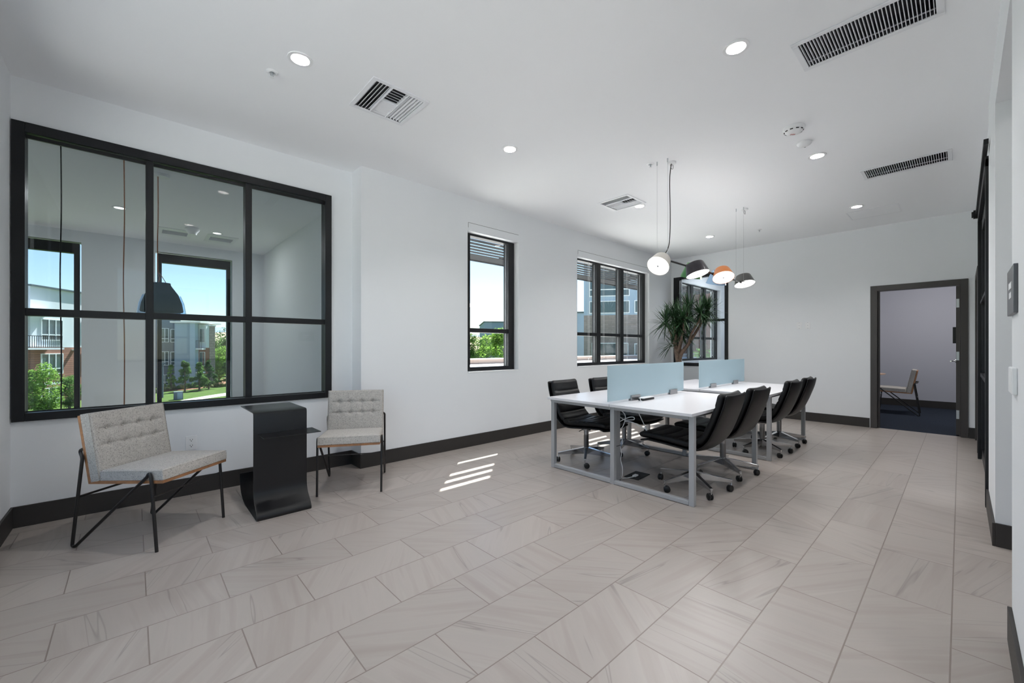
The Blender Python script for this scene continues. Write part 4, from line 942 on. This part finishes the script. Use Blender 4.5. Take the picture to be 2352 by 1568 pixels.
tree('leafy_tree', 'bright green leafy tree in front of the red-brown block at far left', at(100, 31), 3.75, 1.5, 'leaf1', 2600, 1, ls=.13)
tree('leafy_tree', 'pale feathery tree right of the bright one at far left', at(160, 35), 2.6, 1.1, 'leaf2', 1600, 2, ls=.11)
tree('conifer_tree', 'slim pointed tree before the blue-grey block', at(425, 49), 3.6, 1.35, 'leaf2', 1900, 3, True, ls=.13)
tree('conifer_tree', 'slender sapling at left of the grey block, by the lamp post', at(393, 50.5), 3.1, .8, 'leaf1', 900, 4, True, ls=.13)
tree('conifer_tree', 'bushy pointed tree before the brick balcony bay', at(458, 50), 3.3, 1.4, 'leaf2', 1900, 5, True, ls=.13)
tree('conifer_tree', 'darker pointed tree in front of the stone corner', at(480, 52), 3.5, 1.3, 'leaf3', 1500, 6, True, ls=.13)
tree('leafy_tree', 'tall bright tree right of the apartment wing', at(503, 63), 5.1, 2.0, 'leaf1', 2400, 7, ls=.2)
tree('conifer_tree', 'pale conifer at right above the mulch bed', at(521, 56), 3.4, 1.4, 'leaf2', 1500, 9, True, ls=.14)
tree('leafy_tree', 'dark rounded tree at the right edge of the middle window', at(527, 76), 6.6, 2.6, 'leaf3', 2200, 8, ls=.25)
tree('leafy_tree', 'wide treetop behind the others at right of the middle window', at(530, 105), 8.6, 6.5, 'leaf2', 2600, 10, ls=.45)
tree('leafy_tree', 'bright sunlit treetop in the narrow window', at(1140, 28), 6.15, 1.5, 'leaf1', 3200, 11, ls=.13)
tree('leafy_tree', 'darker treetop at the left side of the narrow window', at(1082, 34), 6.1, 1.3, 'leaf2', 2200, 12, ls=.14)
tree('leafy_tree', 'distant dark tree between the two in the narrow window', at(1110, 62), 6.4, 2.6, 'leaf3', 1800, 13, ls=.28)
tree('leafy_tree', 'green tree seen low through the office window in the corner', at(1625, 26), 4.9, 1.4, 'leaf2', 1500, 14, ls=.18)
rr = random.Random(5)
b = MB()
for k in range(46):
    px = 374+158*k/45; c_ = Vector(at(px, 49.6+(px-374)*.04+rr.uniform(-.4, 1.2))); R0 = rr.uniform(.25, .55)
    for i in range(70):
        a = rr.uniform(0, 2*PI); el = rr.uniform(.3, 1.5); d = Vector((math.cos(a)*math.cos(el), math.sin(a)*math.cos(el), math.sin(el)))*R0*rr.uniform(.7, 1.2)
        w = Vector((-math.sin(a), math.cos(a), 0))*.035; i0 = len(b.v); b.v += [tuple(c_-w), tuple(c_+w), tuple(c_+d*1.4)]; b.f.append((i0, i0+1, i0+2))
tag(b.build('ornamental_grass', 'leaf4'), 'low tan and green ornamental grasses bordering the path outside', 'grass', kind='stuff')
t = thing('lamp_post', 'dark lamp post standing outside in the lawn', 'lamp post', at(374, 43))
MB().tube([(0, 0, 0), (0, 0, 3.6)], .07, 8).build('pole', 'dgrey', t); MB().box(-.25, .25, -.1, .1, 3.5, 3.65).build('lamp_head', 'dgrey', t)
t = thing('utility_box', 'grey utility cabinet on the lawn beyond the glass', 'utility box', at(410, 41.5))
box('cabinet', 'dgrey', -.36, .36, -.3, .3, 0, .8, t); box('cabinet_door', 'bgrey', -.1, .28, -.32, -.3, .08, .72, t)
# hills
def hill(name, m, dist, z_, x0, x1, amp, seed, label):
    b = MB(); rr = random.Random(seed); n = 80; ph = [rr.uniform(0, 6) for _ in range(5)]; rows = []
    for j, (dd, k) in enumerate(((0, 0), (.12, .45), (.28, 1), (.5, .7))):
        R_ = []
        for i in range(n+1):
            x = x0+(x1-x0)*i/n; hh = z_+amp*sum(math.sin(x/dist*f_*6+p)/f_ for f_, p in zip((1, 2.3, 4.1, 7.7, 13), ph))
            R_.append(Vector((x, dist*(1+dd)*1.0 - .62*x, GZ+(hh-GZ)*k)))
        rows.append(b.ring(R_))
    for a, c in zip(rows, rows[1:]):
        for i in range(n): b.f.append((a[i], a[i+1], c[i+1], c[i]))
    struct(b.build(name, m, smooth=80), label, 'mountain')
hill('hill_dry', 'hill', 420, 14, -260, 640, 3.5, 2, 'dry brown hillside beyond the trees')
hill('mountain_ridge', 'mtn', 1500, 62, -900, 2300, 12, 4, 'mountain ridge on the horizon, distance haze put into its blue colour')
